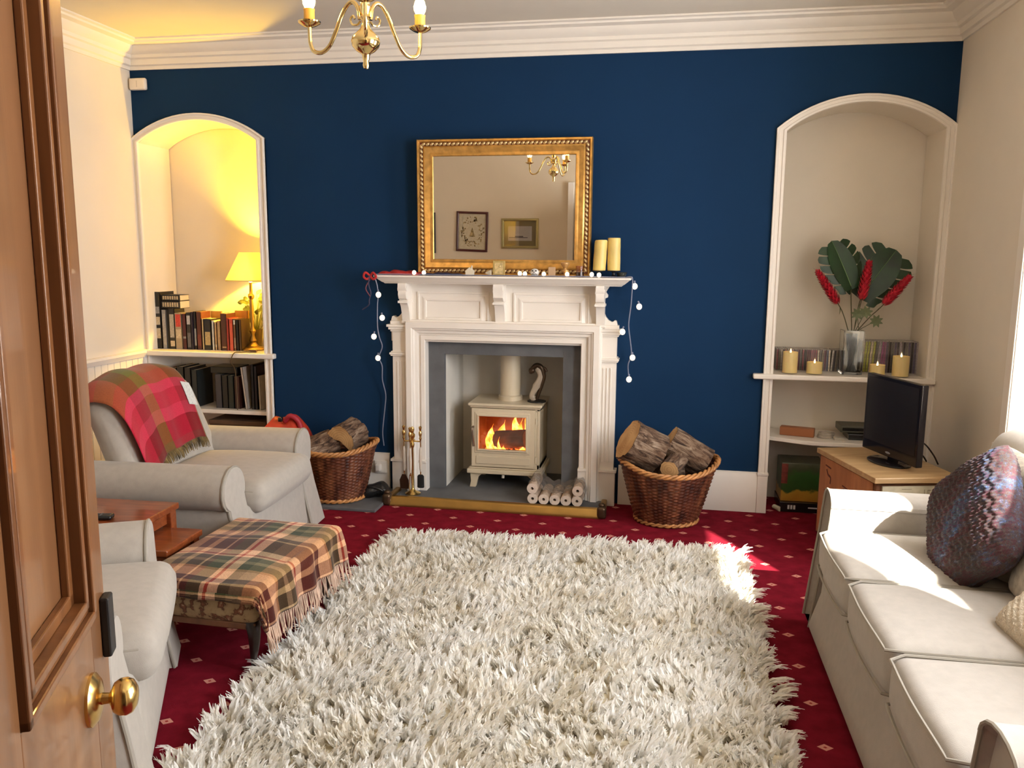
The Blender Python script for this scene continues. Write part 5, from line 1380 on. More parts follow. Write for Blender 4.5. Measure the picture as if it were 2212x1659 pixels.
PL = plaid('brown_green_plaid_wool',
    [(0, (.46, .30, .17)), (.16, (.16, .055, .03)), (.24, (.48, .32, .2)), (.30, (.11, .035, .025)), (.42, (.50, .36, .25)), (.44, (.12, .04, .03)), (.50, (.085, .10, .05)), (.62, (.60, .45, .33)), (.66, (.40, .08, .05)), (.69, (.62, .47, .35)), (.78, (.09, .105, .055)), (.88, (.20, .19, .12))],
    [(0, (.13, .04, .028)), (.14, (.48, .34, .22)), (.17, (.12, .04, .03)), (.26, (.58, .40, .27)), (.40, (.42, .27, .15)), (.44, (.085, .10, .05)), (.54, (.30, .26, .17)), (.60, (.10, .11, .06)), (.70, (.62, .45, .33)), (.74, (.38, .09, .06)), (.77, (.60, .44, .32)), (.88, (.14, .05, .035))], 1.45, 1.9, gam=1.6)
bl = thing('plaid_blanket', 'brown, green and cream plaid blanket with long fringe folded over the footstool', 'blanket', (FSx, FSy, 0), math.radians(-2))
ZT = .356
def drape(X, Y):
    """X,Y flat coordinates of the cloth -> draped over the stool top"""
    a, b_ = .232, .342
    cx_ = max(-a, min(a, X)); cy_ = max(-b_, min(b_, Y)); dx, dy = X - cx_, Y - cy_; d = math.hypot(dx, dy)
    crown = .014 * (1 - (cx_ / a) ** 2) * (1 - (cy_ / b_) ** 2)
    if d < 1e-6: return (X, Y, ZT + crown + .003 * sin(X * 22 + Y * 9) + .003 * sin(Y * 26))
    ux, uy = dx / d, dy / d
    r = .028; q = min(d, r * pi / 2) / r
    ox = r * sin(q); oz = r * (1 - cos(q)); rest = max(0, d - r * pi / 2)
    fold = .012 * sin((X * uy * uy + Y * ux * ux) * 38 + 1.1) * min(1, rest / .06)
    ox += rest * .14 + fold; oz += rest * .98
    return (cx_ + ux * ox, cy_ + uy * ox, ZT + crown - oz)
X0, X1, Y0, Y1 = -.26, .400, -.415, .375
mb = MB(); mb.grid(lambda u, v: drape(X0 + (X1 - X0) * u, Y0 + (Y1 - Y0) * v), 84, 96); mb.build('wool', PL, bl, smooth=180, solid=.006)
mb = MB(); mb.grid(lambda u, v: tuple(Vector(drape(X0 + .02 + (X1 - X0 - .05) * u, Y0 + .02 + .10 * v - .006)) + Vector((0, -.004, -.012))), 60, 10); mb.build('folded_under_layer', PL, bl, smooth=180, solid=.005)
mb = MB(); rn = random.Random(4)
for i in range(88):
    Y = Y0 + (Y1 - Y0) * (i + .5) / 88; p = Vector(drape(X1, Y)); q = Vector(drape(X1 - .02, Y)); d = (p - q).normalized(); L = .075 + .02 * rn.random(); s_ = rn.uniform(-.014, .014)
    if p.z - L < .03: L = max(.02, p.z - .03)
    mb.tube([p, p + d * L * .5 + Vector((rn.uniform(-.004, .006), s_ * .4, 0)), p + d * L + Vector((rn.uniform(-.006, .006), s_, 0))], [.0032, .0034, .0018], 5)
mb.build('fringe', mat('cream_pink_fringe', (.50, .35, .26), .95, var=.45, nscale=15), bl)

# ------------------------------------------------------------ nested side tables
CHW = wood('cherry_wood', (.15, .030, .008), (.30, .075, .020), 4, (1.5, 9, 9), .3, .4)
def side_table(label, x, y, w, d, h, rz):
    t = thing('side_table', label, 'table', (x, y, 0), rz, 'red brown side tables between the armchairs')
    MB().box(-w / 2, w / 2, -d / 2, d / 2, h - .028, h).build('tabletop', CHW, t, smooth=0, bevel=.005)
    MB().box(-w / 2 + .03, w / 2 - .03, -d / 2 + .03, d / 2 - .03, h - .085, h - .029).build('apron', CHW, t, smooth=0, bevel=.002)
    for sx_ in (-1, 1):
        for sy_ in (-1, 1):
            cx_, cy_ = sx_ * (w / 2 - .032), sy_ * (d / 2 - .032)
            MB().box(cx_ - .022, cx_ + .022, cy_ - .022, cy_ + .022, 0, h - .029).build('leg', CHW, t, smooth=0, bevel=.004)
    return t
side_table('larger red brown wooden side table with a black remote, between the two armchairs', -2.27, -2.09, .42, .40, .46, math.radians(2))
side_table('smaller lower red brown table pulled out beside the footstool', -2.10, -2.07, .34, .28, .36, math.radians(2))
rm = thing('remote_control', 'black remote control lying on the larger wooden side table', 'remote control', (-2.28, -2.17, .4605), .25)
MB().rbox(.17, .048, .02, .008, 8, M=T(0, 0, .0102)).build('case', BLACKP, rm, smooth=180)
mb = MB()
for i in range(6):
    for j in range(3): mb.ell((-.06 + i * .02, -.013 + j * .013, .0205), (.004, .004, .0015), 8, 4)
mb.build('buttons', mat('grey_rubber', (.12, .12, .13), .6), rm)

# ------------------------------------------------------------ sofa (front toward -x)
SF = thing('sofa', 'long oatmeal linen three seat sofa along the right wall, sunlit at its far end', 'sofa', (1.06, -2.48, 0))
def W(mb, name, m=FABRIC, P=SF, **k):
    o = mb.build(name, m, P, **k); o.matrix_parent_inverse = Matrix.Translation((-1.06, 2.48, 0)) if P is SF else Matrix.Identity(4); return o
AH = .60
def sofa_arm(ya, yb, far):
    """ya inner, yb outer"""
    s_ = 1 if far else -1; w = abs(yb - ya); yc = (ya + yb) / 2
    pf = [(ya, .03), (ya, .40), (ya - s_ * .0, .50), (ya + s_ * .004, .56)]
    for k in range(9):
        a = pi * (1 - k / 8); pf.append((yc + s_ * (w * .5) * cos(a), AH - .055 + .055 * sin(a)))
    pf += [(yb + s_ * .006, .50), (yb, .42), (yb - s_ * .03, .03)]
    pf_ = pf[::-1] if s_ < 0 else pf
    n = len(pf_); xs = [(.735, .90), (.716, .985), (.712, 1.0), (.76, 1.0), (1.0, 1.0), (1.42, 1.0)]; v = []
    for i, (x, sc) in enumerate(xs):
        for (y, z) in pf_:
            fl = -.065 * (max(0, 1 - z / .56) ** 1.3) * (1 if i < 4 else (.5 if i == 4 else 0))
            v.append((x + fl, yc + (y - yc) * sc, (AH - (AH - z) * (1 if z < .3 else 1)) - (.012 * (1 - sc) * 10 * (z > .5))))
    f = [(i * n + k, i * n + (k + 1) % n, (i + 1) * n + (k + 1) % n, (i + 1) * n + k) for i in range(len(xs) - 1) for k in range(n)]
    f += [tuple(range(n))[::-1], tuple((len(xs) - 1) * n + k for k in range(n))]
    mb = MB(); mb.add(v, [q[::-1] for q in f]); o = W(mb, 'arm', smooth=55)
    mb = MB(); mb.tube([(.706 - .065 * (max(0, 1 - z / .56) ** 1.3), yc + (y - yc) * 1.0, z) for (y, z) in pf], .0055, 6)
    W(mb, 'piping', PIPING, o)
sofa_arm(-1.675, -1.510, True); sofa_arm(-3.275, -3.475, False)
# front apron and base
mb = MB()
def fr_fn(P):
    k = max(0, .5 - (P.z + .16) / .34)
    return (P.x - (.10 * k if P.x < 0 else 0), P.y, P.z)
mb.rbox(.72, 1.62, .33, .03, 26, M=T(1.045, -2.475, .19), fn=fr_fn); W(mb, 'base', smooth=180)
ys = [-1.682, -2.213, -2.745, -3.268]
for i in range(3):
    ya, yb = ys[i + 1] + .003, ys[i] - .003
    def cf(P, yc=(ya + yb) / 2, hw_=(yb - ya) / 2):
        # top front edge stands slightly proud and bellied
        k = max(0, -P.x / .34)
        return (P.x - .014 * (1 - (P.y / hw_) ** 2) * k ** 3, P.y, P.z - .016 * (abs(P.y / hw_) ** 5) * (1 if P.z > 0 else 0))
    mb = MB(); mb.rbox(.70, yb - ya, .165, .042, 22, (0, .0, .016), M=T(1.012, (ya + yb) / 2, .385), fn=cf); c = W(mb, 'seat_cushion', smooth=180)
    mb = MB(); hw_ = (yb - ya) / 2
    for zz in (.455, .315):
        q = [(.66 - (.014 * (1 - t * t)) + (.012 if abs(t) > .93 else 0), (ya + yb) / 2 + t * (hw_ - .006), zz - .012 * abs(t) ** 5 * (zz > .4)) for t in [-1 + 2 * k / 24 for k in range(25)]]
        q = [(1.30, q[0][1], zz)] + [(.70, q[0][1], zz)] + q[1:-1] + [(.70, q[-1][1], zz), (1.30, q[-1][1], zz)]
        mb.tube(q, .0048, 6)
    W(mb, 'piping', PIPING, c)
# back
def sb(P):
    z = (P.z + .31) / .62; y = P.y / 1.0
    return (P.x + .14 * z, P.y, P.z + .02 * (1 - abs(y) ** 3) * z)
mb = MB(); mb.rbox(.22, 1.98, .64, .08, 40, (.012, 0, 0), M=T(1.305, -2.475, .560), fn=sb); W(mb, 'backrest', smooth=180)
def bc(P): z = (P.z + .2) / .4; return (P.x + .10 * z, P.y, P.z)
for i, (ya, yb) in enumerate(((-2.20, -1.70), (-2.74, -2.22), (-3.26, -2.76))):
    mb = MB(); mb.rbox(.12, yb - ya - .01, .39, .05, 14, (.03, 0, 0), M=T(1.195, (ya + yb) / 2, .655), fn=bc); W(mb, 'back_cushion', mat('oatmeal_fleck', (.42, .37, .30), .95, var=.25, nscale=35, bump=.2, bscale=300), smooth=180)
for x, y in ((.76, -1.57), (.76, -3.37), (1.36, -1.57), (1.36, -3.37)): W(MB().lathe([(.02, 0), (.026, .03)], 12, T(x, y, 0)), 'foot', DKW)

# knitted cushion: chunky multicoloured yarn in real relief
def yarn():
    m, nt, b = nodes('multicolour_yarn'); co = coords(nt, (9, 40, 40)); 
    v = nd(nt, 'ShaderNodeTexNoise', Scale=1.6, Detail=5.0, Roughness=.8); nt.links.new(co, v.inputs[0])
    c2 = coords(nt, (1, 1, 1)); v2 = nd(nt, 'ShaderNodeTexNoise', Scale=5.0, Detail=2.0); nt.links.new(c2, v2.inputs[0])
    r = ramp(nt, v.outputs[0], [(.30, (.008, .008, .010)), (.40, (.035, .025, .025)), (.445, (.085, .012, .022)), (.475, (.014, .013, .015)), (.52, (.085, .06, .045)), (.56, (.018, .016, .028)), (.62, (.06, .065, .10)), (.74, (.20, .16, .12))])
    r2 = ramp(nt, v2.outputs[0], [(.42, (.8, .8, .8)), (.55, (1.3, 1.15, 1.25)), (.64, (1.2, 2.4, 3.8))])
    mx = nt.nodes.new('ShaderNodeMix'); mx.data_type = 'RGBA'; mx.blend_type = 'MULTIPLY'; mx.inputs['Factor'].default_value = 1
    nt.links.new(r.outputs[0], mx.inputs[6]); nt.links.new(r2.outputs[0], mx.inputs[7]); nt.links.new(mx.outputs[2], b.inputs['Base Color']); b.inputs['Roughness'].default_value = .9
    return m
def pillow(w, h, th_, fn, nu=90, nv=90):
    mb = MB()
    for s_ in (1, -1):
        def F(u, v, s_=s_):
            a, b_ = 2 * u - 1, 2 * v - 1
            pin = 1 - .10 * (a * a) * (b_ * b_) ; e = max(0, (1 - a ** 4) * (1 - b_ ** 4)) ** .5
            x = a * w / 2 * (1 - .06 * (1 - abs(b_)) * 0) * (1 - .07 * (1 - b_ * b_) * -0); z = b_ * h / 2
            x *= 1 - .07 * (1 - e) * 0; 
            x *= (1 - .05 * (1 - abs(b_) ** 2) * (abs(a) > .999) * 0)
            y = s_ * th_ / 2 * e
            return fn(x * pin, y, z * pin, a, b_, s_)
        n0 = len(mb.v); mb.grid(F, nu, nv)
        if s_ < 0:
            k = len(mb.f) // 2; mb.f[k:] = [q[::-1] for q in mb.f[k:]]
    return mb
def knit(x, y, z, a, b_, s_):
    e = max(0, (1 - a ** 4) * (1 - b_ ** 4)) ** .5
    rows = sin(b_ * pi * 17); st = sin(a * pi * 15 + (1.6 * sin(b_ * pi * 8.5)))
    d = .0055 * abs(rows) ** .7 + .0035 * st * abs(rows)
    return (x, y + s_ * d * 1.2 * e, z + .003 * sin(a * 9))
kc = thing('knitted_cushion', 'chunky knitted cushion of purple, blue and brown yarn leaning on the sofa', 'cushion', (1.085, -2.08, .645))
kc.rotation_euler = (math.radians(-18), math.radians(-38), math.radians(-72))
pillow(.48, .45, .13, knit, 150, 150).build('cover', yarn(), kc, smooth=180)
cc = thing('cream_fleece_cushion', 'cream fluffy cushion at the right edge of the picture on the sofa', 'cushion', (1.17, -2.67, .56))
cc.rotation_euler = (math.radians(-55), math.radians(4), math.radians(-75))
def fluff(x, y, z, a, b_, s_):
    return (x, y + s_ * .004 * sin(a * 37) * cos(b_ * 41), z)
pillow(.36, .34, .12, fluff, 60, 60).build('cover', mat('cream_fleece', (.58, .50, .38), 1.0, var=.12, nscale=60, bump=.8, bscale=160), cc, smooth=180)
# ------------------------------------------------------------ shaggy rug
RX0, RX1, RY0, RY1 = -1.405, .445, -3.45, -.85
RG = thing('shaggy_rug', 'large white shaggy wool rug in the middle of the red carpet', 'rug', ((RX0 + RX1) / 2, (RY0 + RY1) / 2, 0))
RG.location = (0, 0, 0)
m, nt, b = nodes('cream_wool_pile'); co = coords(nt)
n1 = nd(nt, 'ShaderNodeTexNoise', Scale=7.0, Detail=3.0); nt.links.new(co, n1.inputs[0])
n2 = nd(nt, 'ShaderNodeTexNoise', Scale=90.0, Detail=2.0); nt.links.new(co, n2.inputs[0])
r1 = ramp(nt, n1.outputs[0], [(.35, (.90, .86, .77)), (.6, (.97, .96, .93))])
r2 = ramp(nt, n2.outputs[0], [(.3, (.94, .93, .90)), (.65, (1, 1, 1))])
mx = nt.nodes.new('ShaderNodeMix'); mx.data_type = 'RGBA'; mx.blend_type = 'MULTIPLY'; mx.inputs['Factor'].default_value = 1
nt.links.new(r1.outputs[0], mx.inputs[6]); nt.links.new(r2.outputs[0], mx.inputs[7]); nt.links.new(mx.outputs[2], b.inputs['Base Color'])
b.inputs['Roughness'].default_value = .8; b.inputs['Specular IOR Level'].default_value = .2
tr_ = nd(nt, 'ShaderNodeBsdfTranslucent'); nt.links.new(mx.outputs[2], tr_.inputs[0]); ms_ = nd(nt, 'ShaderNodeMixShader', Fac=.42)
nt.links.new(b.outputs[0], ms_.inputs[1]); nt.links.new(tr_.outputs[0], ms_.inputs[2]); nt.links.new(ms_.outputs[0], nt.nodes['Material Output'].inputs[0])
WOOL = m
MB().rbox(RX1 - RX0 - .02, RY1 - RY0 - .02, .022, .008, 10, M=T((RX0 + RX1) / 2, (RY0 + RY1) / 2, .0115)).build('backing', mat('rug_backing', (.50, .43, .30), .95, var=.2, nscale=30), RG, smooth=0)
def pile(seed, nclump, per, L0):
    R = np.random.RandomState(seed); N = nclump * per
    cx_ = R.uniform(RX0, RX1, nclump); cy_ = R.uniform(RY0, RY1, nclump)
    fld = np.sin(cx_ * 9.1 + 1) * 1.6 + np.sin(cy_ * 8.3 + 2) * 1.4 + R.normal(0, 1.1, nclump)
    edge = np.minimum(np.minimum(cx_ - RX0, RX1 - cx_), np.minimum(cy_ - RY0, RY1 - cy_))
    # strands at the rim lean outward
    ox = np.where(cx_ - RX0 < .04, -1., np.where(RX1 - cx_ < .04, 1., 0)); oy = np.where(RY1 - cy_ < .04, 1., np.where(cy_ - RY0 < .04, -1., 0))
    lx = np.cos(fld) * .62 + ox * 1.1; ly = np.sin(fld) * .62 + oy * 1.1
    k = np.repeat(np.arange(nclump), per)
    a = R.uniform(0, 2 * pi, N); rr_ = .013 * np.sqrt(R.uniform(0, 1, N))
    bx_, by_ = cx_[k] + rr_ * np.cos(a), cy_[k] + rr_ * np.sin(a)
    L = L0 * R.uniform(.75, 1.2, N) * R.uniform(.8, 1.15, nclump)[k]
    dx = lx[k] + R.normal(0, .13, N) + .5 * np.cos(a) * rr_ / .013 * -.5; dy = ly[k] + R.normal(0, .13, N) + .5 * np.sin(a) * rr_ / .013 * -.5
    curl = R.uniform(-1, 1, N); w0 = R.uniform(.004, .0075, N)
    segs = 4; V = np.zeros((N, segs + 1, 2, 3), np.float32)
    tw_ = R.uniform(0, pi, N)
    for j in range(segs + 1):
        t = j / segs; s_ = t ** 1.25
        px = bx_ + dx * L * s_ * .62 + .008 * np.sin(t * 5 + curl * 3) * curl
        py = by_ + dy * L * s_ * .62 + .008 * np.cos(t * 5 + curl * 3) * curl
        lean = np.sqrt(dx ** 2 + dy ** 2)
        pz = .018 + L * (t - .42 * np.minimum(lean, 1.5) * t * t)
        pz = np.maximum(pz, .006 + .01 * t)
        py = py + (px + .49) * .055 - .02
        w = w0 * (1 - .75 * t ** 2) 
        ux, uy = np.cos(tw_ + t * curl * 1.5), np.sin(tw_ + t * curl * 1.5)
        V[:, j, 0] = np.stack([px - ux * w, py - uy * w, pz], 1); V[:, j, 1] = np.stack([px + ux * w, py + uy * w, pz + .0006], 1)
    base = (np.arange(N) * (segs + 1) * 2)[:, None]
    q = np.concatenate([np.array([[2 * j, 2 * j + 1, 2 * j + 3, 2 * j + 2]]) + base for j in range(segs)], 0).astype(np.int32)
    me = bpy.data.meshes.new('pile'); nv = N * (segs + 1) * 2; nf = len(q)
    me.vertices.add(nv); me.vertices.foreach_set('co', V.reshape(-1))
    me.loops.add(nf * 4); me.loops.foreach_set('vertex_index', q.reshape(-1))
    me.polygons.add(nf); me.polygons.foreach_set('loop_start', np.arange(0, nf * 4, 4, dtype=np.int32))
    me.polygons.foreach_set('use_smooth', [True] * nf)
    me.update(); me.validate()
    o = bpy.data.objects.new('pile', me); COL.objects.link(o); me.materials.append(WOOL); o.parent = RG
    o['kind'] = 'stuff'; o['label'] = 'long tangled white wool strands'
    return o
pile(3, 8400, 11, .066)

# ------------------------------------------------------------ wicker log baskets
m, nt, b = nodes('dark_wicker'); co = coords(nt)
g = nd(nt, 'ShaderNodeTexNoise', Scale=5.0, Detail=2.0); cc_ = coords(nt, (4, 4, .6)); nt.links.new(cc_, g.inputs[0])
g2 = nd(nt, 'ShaderNodeTexNoise', Scale=26.0, Detail=3.0); c22 = coords(nt, (1, 1, 4)); nt.links.new(c22, g2.inputs[0])
r1 = ramp(nt, g.outputs[0], [(.35, (.045, .012, .006)), (.5, (.13, .035, .014)), (.65, (.24, .085, .035))]); r2 = ramp(nt, g2.outputs[0], [(.3, (.45, .45, .45)), (.7, (1.2, 1.2, 1.2))])
mx = nt.nodes.new('ShaderNodeMix'); mx.data_type = 'RGBA'; mx.blend_type = 'MULTIPLY'; mx.inputs['Factor'].default_value = 1
nt.links.new(r1.outputs[0], mx.inputs[6]); nt.links.new(r2.outputs[0], mx.inputs[7]); nt.links.new(mx.outputs[2], b.inputs['Base Color']); b.inputs['Roughness'].default_value = .45
WICK = m; WLT = mat('honey_wicker', (.42, .19, .06), .5, var=.35, nscale=18)
def basket(label, loc, r0, r1_, h, lift, rz=0, axis_b=1.0):
    """round basket, rim rising by `lift` on two sides"""
    t = thing('log_basket', label, 'basket', loc, rz)
    NS = 26; n = NS * 6; rows = 30
    v = []; f = []
    def rim(a): return h + lift * abs(cos(a)) ** 3
    for j in range(rows * 2 + 1):
        u = j / (rows * 2)
        for i in range(n):
            a = 2 * pi * i / n; z = .02 + (rim(a) - .03) * u
            r = r0 + (r1_ - r0) * u ** .85
            wv = sin(a * NS) * (1 if (j // 2) % 2 else -1); r += .0052 * wv + (.0028 if j % 2 else -.0012)
            r += .012 * abs(cos(a)) ** 6 * max(0, u - .85) / .15
            v.append((r * cos(a), r * sin(a) * axis_b, z))
    for j in range(rows * 2):
        for i in range(n): f.append((j * n + i, j * n + (i + 1) % n, (j + 1) * n + (i + 1) % n, (j + 1) * n + i))
    mb = MB(); mb.add(v, f); mb.build('woven_side', WICK, t, smooth=180, solid=.008)
    mb = MB()
    for k in range(3):
        pts = []
        for i in range(160):
            a = 2 * pi * i / 160; ph = a * 15 + k * 2 * pi / 3; rr = r1_ + .012 * abs(cos(a)) ** 6 + .010 * cos(ph)
            pts.append((rr * cos(a), rr * sin(a) * axis_b, rim(a) + .010 * sin(ph)))
        mb.tube(pts, .0085, 6, closed=True)
    mb.build('braided_rim', WLT, t, smooth=180)
    mb = MB()
    for k in range(2):
        pts = []
        for i in range(130):
            a = 2 * pi * i / 130; ph = a * 14 + k * pi; rr = r0 + .006 + .006 * cos(ph); pts.append((rr * cos(a), rr * sin(a) * axis_b, .015 + .007 * sin(ph)))
        mb.tube(pts, .008, 6, closed=True)
    mb.build('braided_foot', WLT, t, smooth=180)
    mb = MB(); mb.lathe([(0, .012), (r0 * .98, .012), (r0 * .98, .022), (0, .022)], 40, Matrix.Diagonal((1, axis_b, 1, 1))); mb.build('bottom', WICK, t)
    return t
basket('round brown wicker basket of logs right of the fireplace', (.065, -.275, .001), .175, .275, .325, .055, .15, .92)
basket('round brown wicker basket of logs between the armchair and the fireplace', (-1.985, -.305, .0215), .165, .245, .325, .045, .1, .90)
GL = 'firewood logs heaped in the wicker baskets'
make_log('biggest log with a smooth sawn end, on the left of the right basket', (-.085, -.35, .455), (.80, .25, -.45), .125, .20, 11, GL)
make_log('rough barked log leaning down to the right in the right basket', (.170, -.26, .415), (.80, .05, -.50), .098, .25, 12, GL)
make_log('small split log piece at the front of the right basket', (.100, -.40, .375), (.35, .9, .2), .052, .16, 13, GL)
make_log('sawn log low in the right basket under the big smooth one', (.02, -.30, .285), (.9, .3, .05), .07, .26, 17, GL)
make_log('pale split log at the left of the left basket, beside the armchair', (-2.065, -.37, .355), (.55, .75, .25), .085, .19, 14, GL)
make_log('upright squarish split log rising from the left basket', (-1.905, -.295, .415), (.20, .85, .12), .095, .17, 15, GL, split=(.15, 3.9))
make_log('log lying deep in the left basket below the others', (-1.97, -.29, .26), (.9, .2, .1), .07, .24, 16, GL)
# red bag behind the armchair
m_ = mat('orange_red_nylon', (.46, .035, .012), .5, var=.3, nscale=8, bump=.25, bscale=25)
rb = thing('red_bag', 'orange red nylon bag piled behind the armchair arm, left of the log basket', 'bag', (-2.36, -.19, .021))
rn = random.Random(6)
def bagf(P):
    k = 1 + .06 * sin(P.x * 38 + P.z * 21) + .05 * sin(P.y * 33 + P.z * 30)
    taper = 1 - .38 * max(0, (P.z + .23) / .46) ** 1.6
    return (P.x * k * taper, P.y * k * taper, P.z + .012 * sin(P.x * 26))
mb = MB(); mb.rbox(.42, .22, .45, .10, 26, (.02, .02, .03), M=T(0, 0, .235), fn=bagf); mb.build('sack', m_, rb, smooth=180)
mb = MB(); mb.tube(bez([(.0, -.05, .46), (.05, -.06, .50), (.10, -.05, .46), (.125, -.06, .37)], 6), .017, 8, M=None); mb.build('strap', mat('crimson_strap', (.35, .015, .03), .6), rb, smooth=180)
MB().rbox(.03, .03, .03, .008, 4, M=T(-.02, -.06, .475)).build('toggle', BLACKP, rb)
# black shoes / bag on the slab
t = thing('black_bag', 'low black shiny bag on the slate beside the left log basket', 'bag', (-1.735, -.27, .031))
mb = MB(); mb.rbox(.20, .13, .10, .045, 14, M=T(0, 0, .052), fn=lambda P: (P.x * (1 - .3 * max(0, P.z / .05)), P.y * (1 - .2 * max(0, P.z / .05)) + .015 * sin(P.x * 30), P.z + .01 * sin(P.x * 25))); mb.build('body', mat('black_leather', (.008, .008, .008), .38, bump=.3, bscale=60), t, smooth=180)
MB().tube(bez([(-.07, -.05, .06), (-.02, -.06, .085), (.04, -.055, .075), (.08, -.04, .05)], 6), .006, 6).build('seam', BLACK, t)
t.location = (-1.755, -.235, .0215); t.scale = (.85, .85, .85)
# brass companion set
FT = thing('fireside_tool_set', 'brass companion set with brush and shovel standing on the hearth', 'fireside tools', (-1.530, -.165, .031))
mb = MB(); mb.lathe([(0, 0), (.048, 0), (.050, .006), (.040, .012), (.022, .020), (.012, .030), (.008, .04), (.0065, .30), (.012, .31), (.014, .325), (.008, .34), (.010, .36), (.018, .375), (.018, .39), (.008, .40), (.014, .42), (.010, .435), (0, .44)], 28)
mb.tube([(-.052, 0, .345), (.052, 0, .345)], .005, 8); mb.tube([(0, -.045, .345), (0, .045, .345)], .005, 8)
mb.build('stand', BRASS, FT)
IVH = mat('ivory_enamel_handle', (.60, .52, .42), .3)
def tool(x, y, kind):
    M = T(x, y, 0)
    mb = MB(); mb.lathe([(.0, .13), (.004, .13), (.004, .25), (.003, .345), (.005, .355), (.009, .365), (.006, .375), (.010, .39), (.011, .405), (.005, .415), (.009, .43), (.010, .44), (0, .448)], 16, M); nm = {'b': 'brush', 's': 'shovel', 't': 'tongs'}[kind]
    o = mb.build(nm, BRASS, FT)
    MB().lathe([(.0041, .15), (.0085, .17), (.0105, .23), (.008, .29), (.0041, .31)], 16, M).build('handle', IVH, o)
    mb = MB()
    if kind == 'b': mb.lathe([(.012, .13), (.020, .12), (.021, .05), (.018, .045), (0, .045)], 20, M @ Matrix.Diagonal((1.1, .6, 1, 1))); mb.build('bristles', mat('black_bristle', (.010, .010, .010), .95, bump=.8, bscale=400), o)
    elif kind == 's': mb.prism([(-.028, .03), (.028, .03), (.030, .09), (.012, .128), (-.012, .128), (-.030, .09)], 'y', -.002, .002, M @ T(0, .004, 0, .1)); mb.build('blade', mat('bronze_blade', (.10, .05, .03), .4, .8), o, smooth=0)
    else: mb.tube([(x - .004, y, .14), (x - .010, y, .06), (x - .004, y, .03)], .003, 6); mb.tube([(x + .004, y, .14), (x + .010, y, .06), (x + .004, y, .03)], .003, 6); mb.build('jaws', BRASS, o)
tool(-.056, .0, 's'); tool(.054, -.005, 'b'); tool(.0, -.048, 't')
# compressed heat logs on the hearth
PAPER = mat('compressed_sawdust', (.52, .40, .30), .9, var=.25, nscale=45, bump=.4, bscale=120)
PEND = mat('pale_briquette_end', (.66, .54, .44), .9, var=.12, nscale=40)
def briquette(label, x, z, y0, y1, r):
    t = thing('heat_log', label, 'heat log', (x, (y0 + y1) / 2, z), 0, 'hollow heat logs stacked on the hearth')
    L = y1 - y0; n = 32; mb = MB(); Mx = Matrix.Rotation(pi / 2, 4, 'X')
    mb.lathe([(r * .97, -L / 2), (r, -L / 2 + .004), (r, L / 2 - .004), (r * .97, L / 2)], n, Mx, cap=False); mb.lathe([(r * .30, L / 2), (r * .30, -L / 2)], 6, Mx, cap=False); mb.build('side', PAPER, t, smooth=40)
    for e in (L / 2, -L / 2):
        mb = MB(); v = []; f = []
        for i in range(36):
            a = 2 * pi * i / 36; ro = r * .97; aa = (a % (pi / 3)) - pi / 6; ri = r * .30 * cos(pi / 6) / cos(aa); v += [(ro * cos(a), ro * sin(a), e), (ri * cos(a), ri * sin(a), e)]
        for i in range(36): j = (i + 1) % 36; f.append((2 * i, 2 * j, 2 * j + 1, 2 * i + 1) if e > 0 else (2 * i + 1, 2 * j + 1, 2 * j, 2 * i))
        mb.add(v, f, Mx); mb.build('end_face', PEND, t, smooth=0)
    MB().lathe([(0, -.01), (r * .29, -.01), (r * .29, .01), (0, .01)], 6, Mx).build('hollow_shade_plug', mat('hollow_shade_black', (.012, .009, .008), .9), t, smooth=0)  # black plug added to stand for the shade inside the hollow
r_ = .033
nm5 = ('bottom row heat log, leftmost', 'bottom row heat log, second from the left', 'bottom row heat log, in the middle', 'bottom row heat log, fourth from the left', 'bottom row heat log, rightmost')
for i in range(5): briquette(nm5[i] + ' on the hearth edge', -.745 + i * .0685, .031 + r_, -.225, .02, r_)
briquette('upper heat log resting on the left end of the stack', -.748, .031 + r_ * 2.95, -.225, .02, r_ * 1.02)
briquette('upper heat log resting on the right end of the stack', -.468, .031 + r_ * 2.95, -.225, .02, r_ * 1.02)
m = bpy.data.materials.new('crinkled_clear_wrap'); m.use_nodes = True; nt = m.node_tree; nt.nodes.clear()
ou = nt.nodes.new('ShaderNodeOutputMaterial'); mx = nd(nt, 'ShaderNodeMixShader', Fac=.42); t_ = nd(nt, 'ShaderNodeBsdfTransparent'); gl = nd(nt, 'ShaderNodeBsdfPrincipled', Roughness=.18)
gl.inputs['Base Color'].default_value = (.42, .38, .35, 1); nz = nd(nt, 'ShaderNodeTexNoise', Scale=26.0, Detail=4.0); bp = nd(nt, 'ShaderNodeBump', Strength=1.0, Distance=.02)
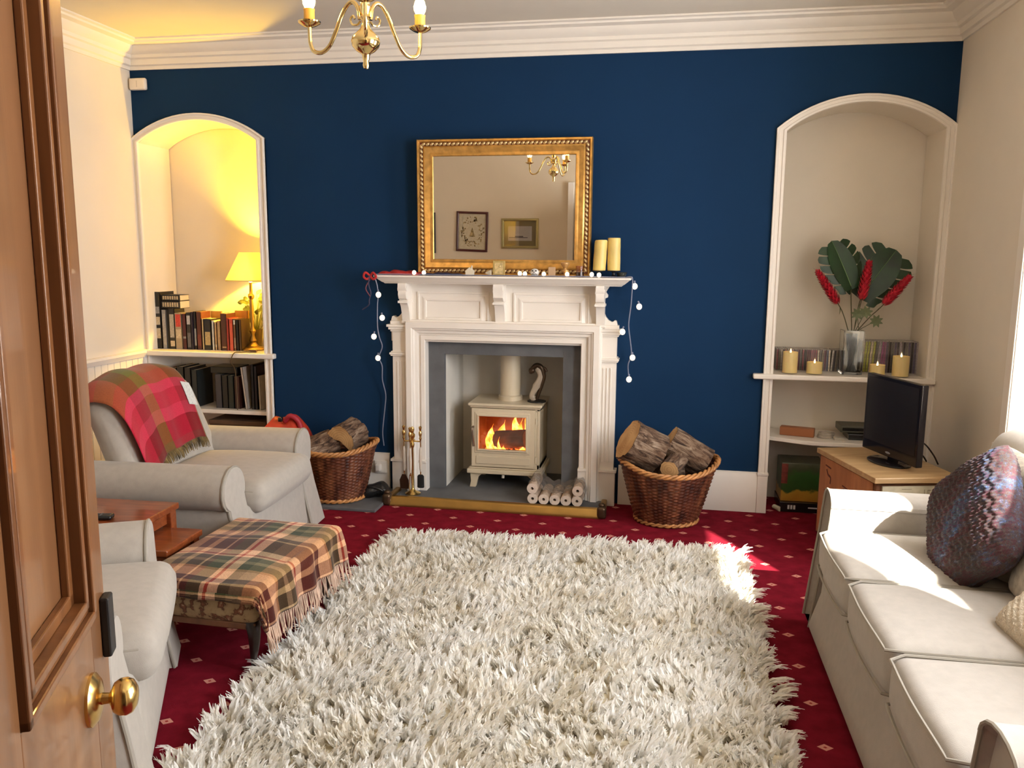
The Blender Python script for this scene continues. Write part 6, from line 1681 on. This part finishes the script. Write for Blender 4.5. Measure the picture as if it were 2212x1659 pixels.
nt.links.new(nz.outputs[0], bp.inputs['Height']); nt.links.new(bp.outputs[0], gl.inputs['Normal']); nt.links.new(t_.outputs[0], mx.inputs[1]); nt.links.new(gl.outputs[0], mx.inputs[2]); nt.links.new(mx.outputs[0], ou.inputs[0])
def wrapf(u, v):
    x = -.79 + .37 * u; y = -.20 + .23 * v
    sag = .070 * max(0, 1 - ((u - .5) / .30) ** 2) ** .5 if abs(u - .5) < .30 else 0
    z = .172 - sag - (.07 * (max(0, .06 - u) + max(0, u - .94)) / .06) + .006 * sin(u * 37 + v * 9) + .005 * sin(v * 29 + u * 21) + .05 * max(0, v - .75) * 1.2
    return (x, y, z)
mb = MB(); mb.grid(wrapf, 40, 26)
put('plastic_wrap', 'crinkled clear plastic wrapping slumped over the stack of heat logs', 'wrapping', (0, 0, 0), mb, m, smooth=180)
# twisted figure on the stove
sc = thing('twisted_figurine', 'twisted cream and dark bronze figurine standing on top of the stove', 'figurine', (-.790, .20, .5965))
DBZ = mat('dark_bronze', (.09, .055, .03), .4, .7, .3)
MB().lathe([(0, 0), (.062, 0), (.062, .006), (0, .008)], 32).build('base', BLACK, sc)
P = bez([(-.02, 0, .006), (-.032, 0, .04), (-.012, .0, .085), (.004, .0, .12), (.022, .0, .165), (.018, 0, .205), (.0, 0, .225)], 6)
mb = MB(); mb.tube(P, [.022 * (1 - .35 * abs(sin(k / len(P) * pi * 2.4))) * (1 if k > 2 else .6) + .004 for k in range(len(P))], 14, M=Matrix.Diagonal((1, .6, 1, 1))); mb.build('cream_body', mat('cream_soapstone', (.50, .42, .32), .35, var=.12), sc, smooth=180)
P = bez([(-.004, .012, .006), (.012, .016, .06), (.030, .014, .12), (.040, .010, .17), (.028, 0, .225), (-.005, 0, .240), (-.034, 0, .215), (-.045, 0, .185)], 6)
mb = MB(); mb.tube(P, [.009 + .009 * sin(pi * k / len(P)) for k in range(len(P))], 12); mb.tube(bez([(.02, 0, .232), (.050, 0, .222), (.062, 0, .200)], 6), .009, 10); mb.ell((-.035, 0, .205), (.022, .014, .020)); mb.build('dark_figure', DBZ, sc, smooth=180)
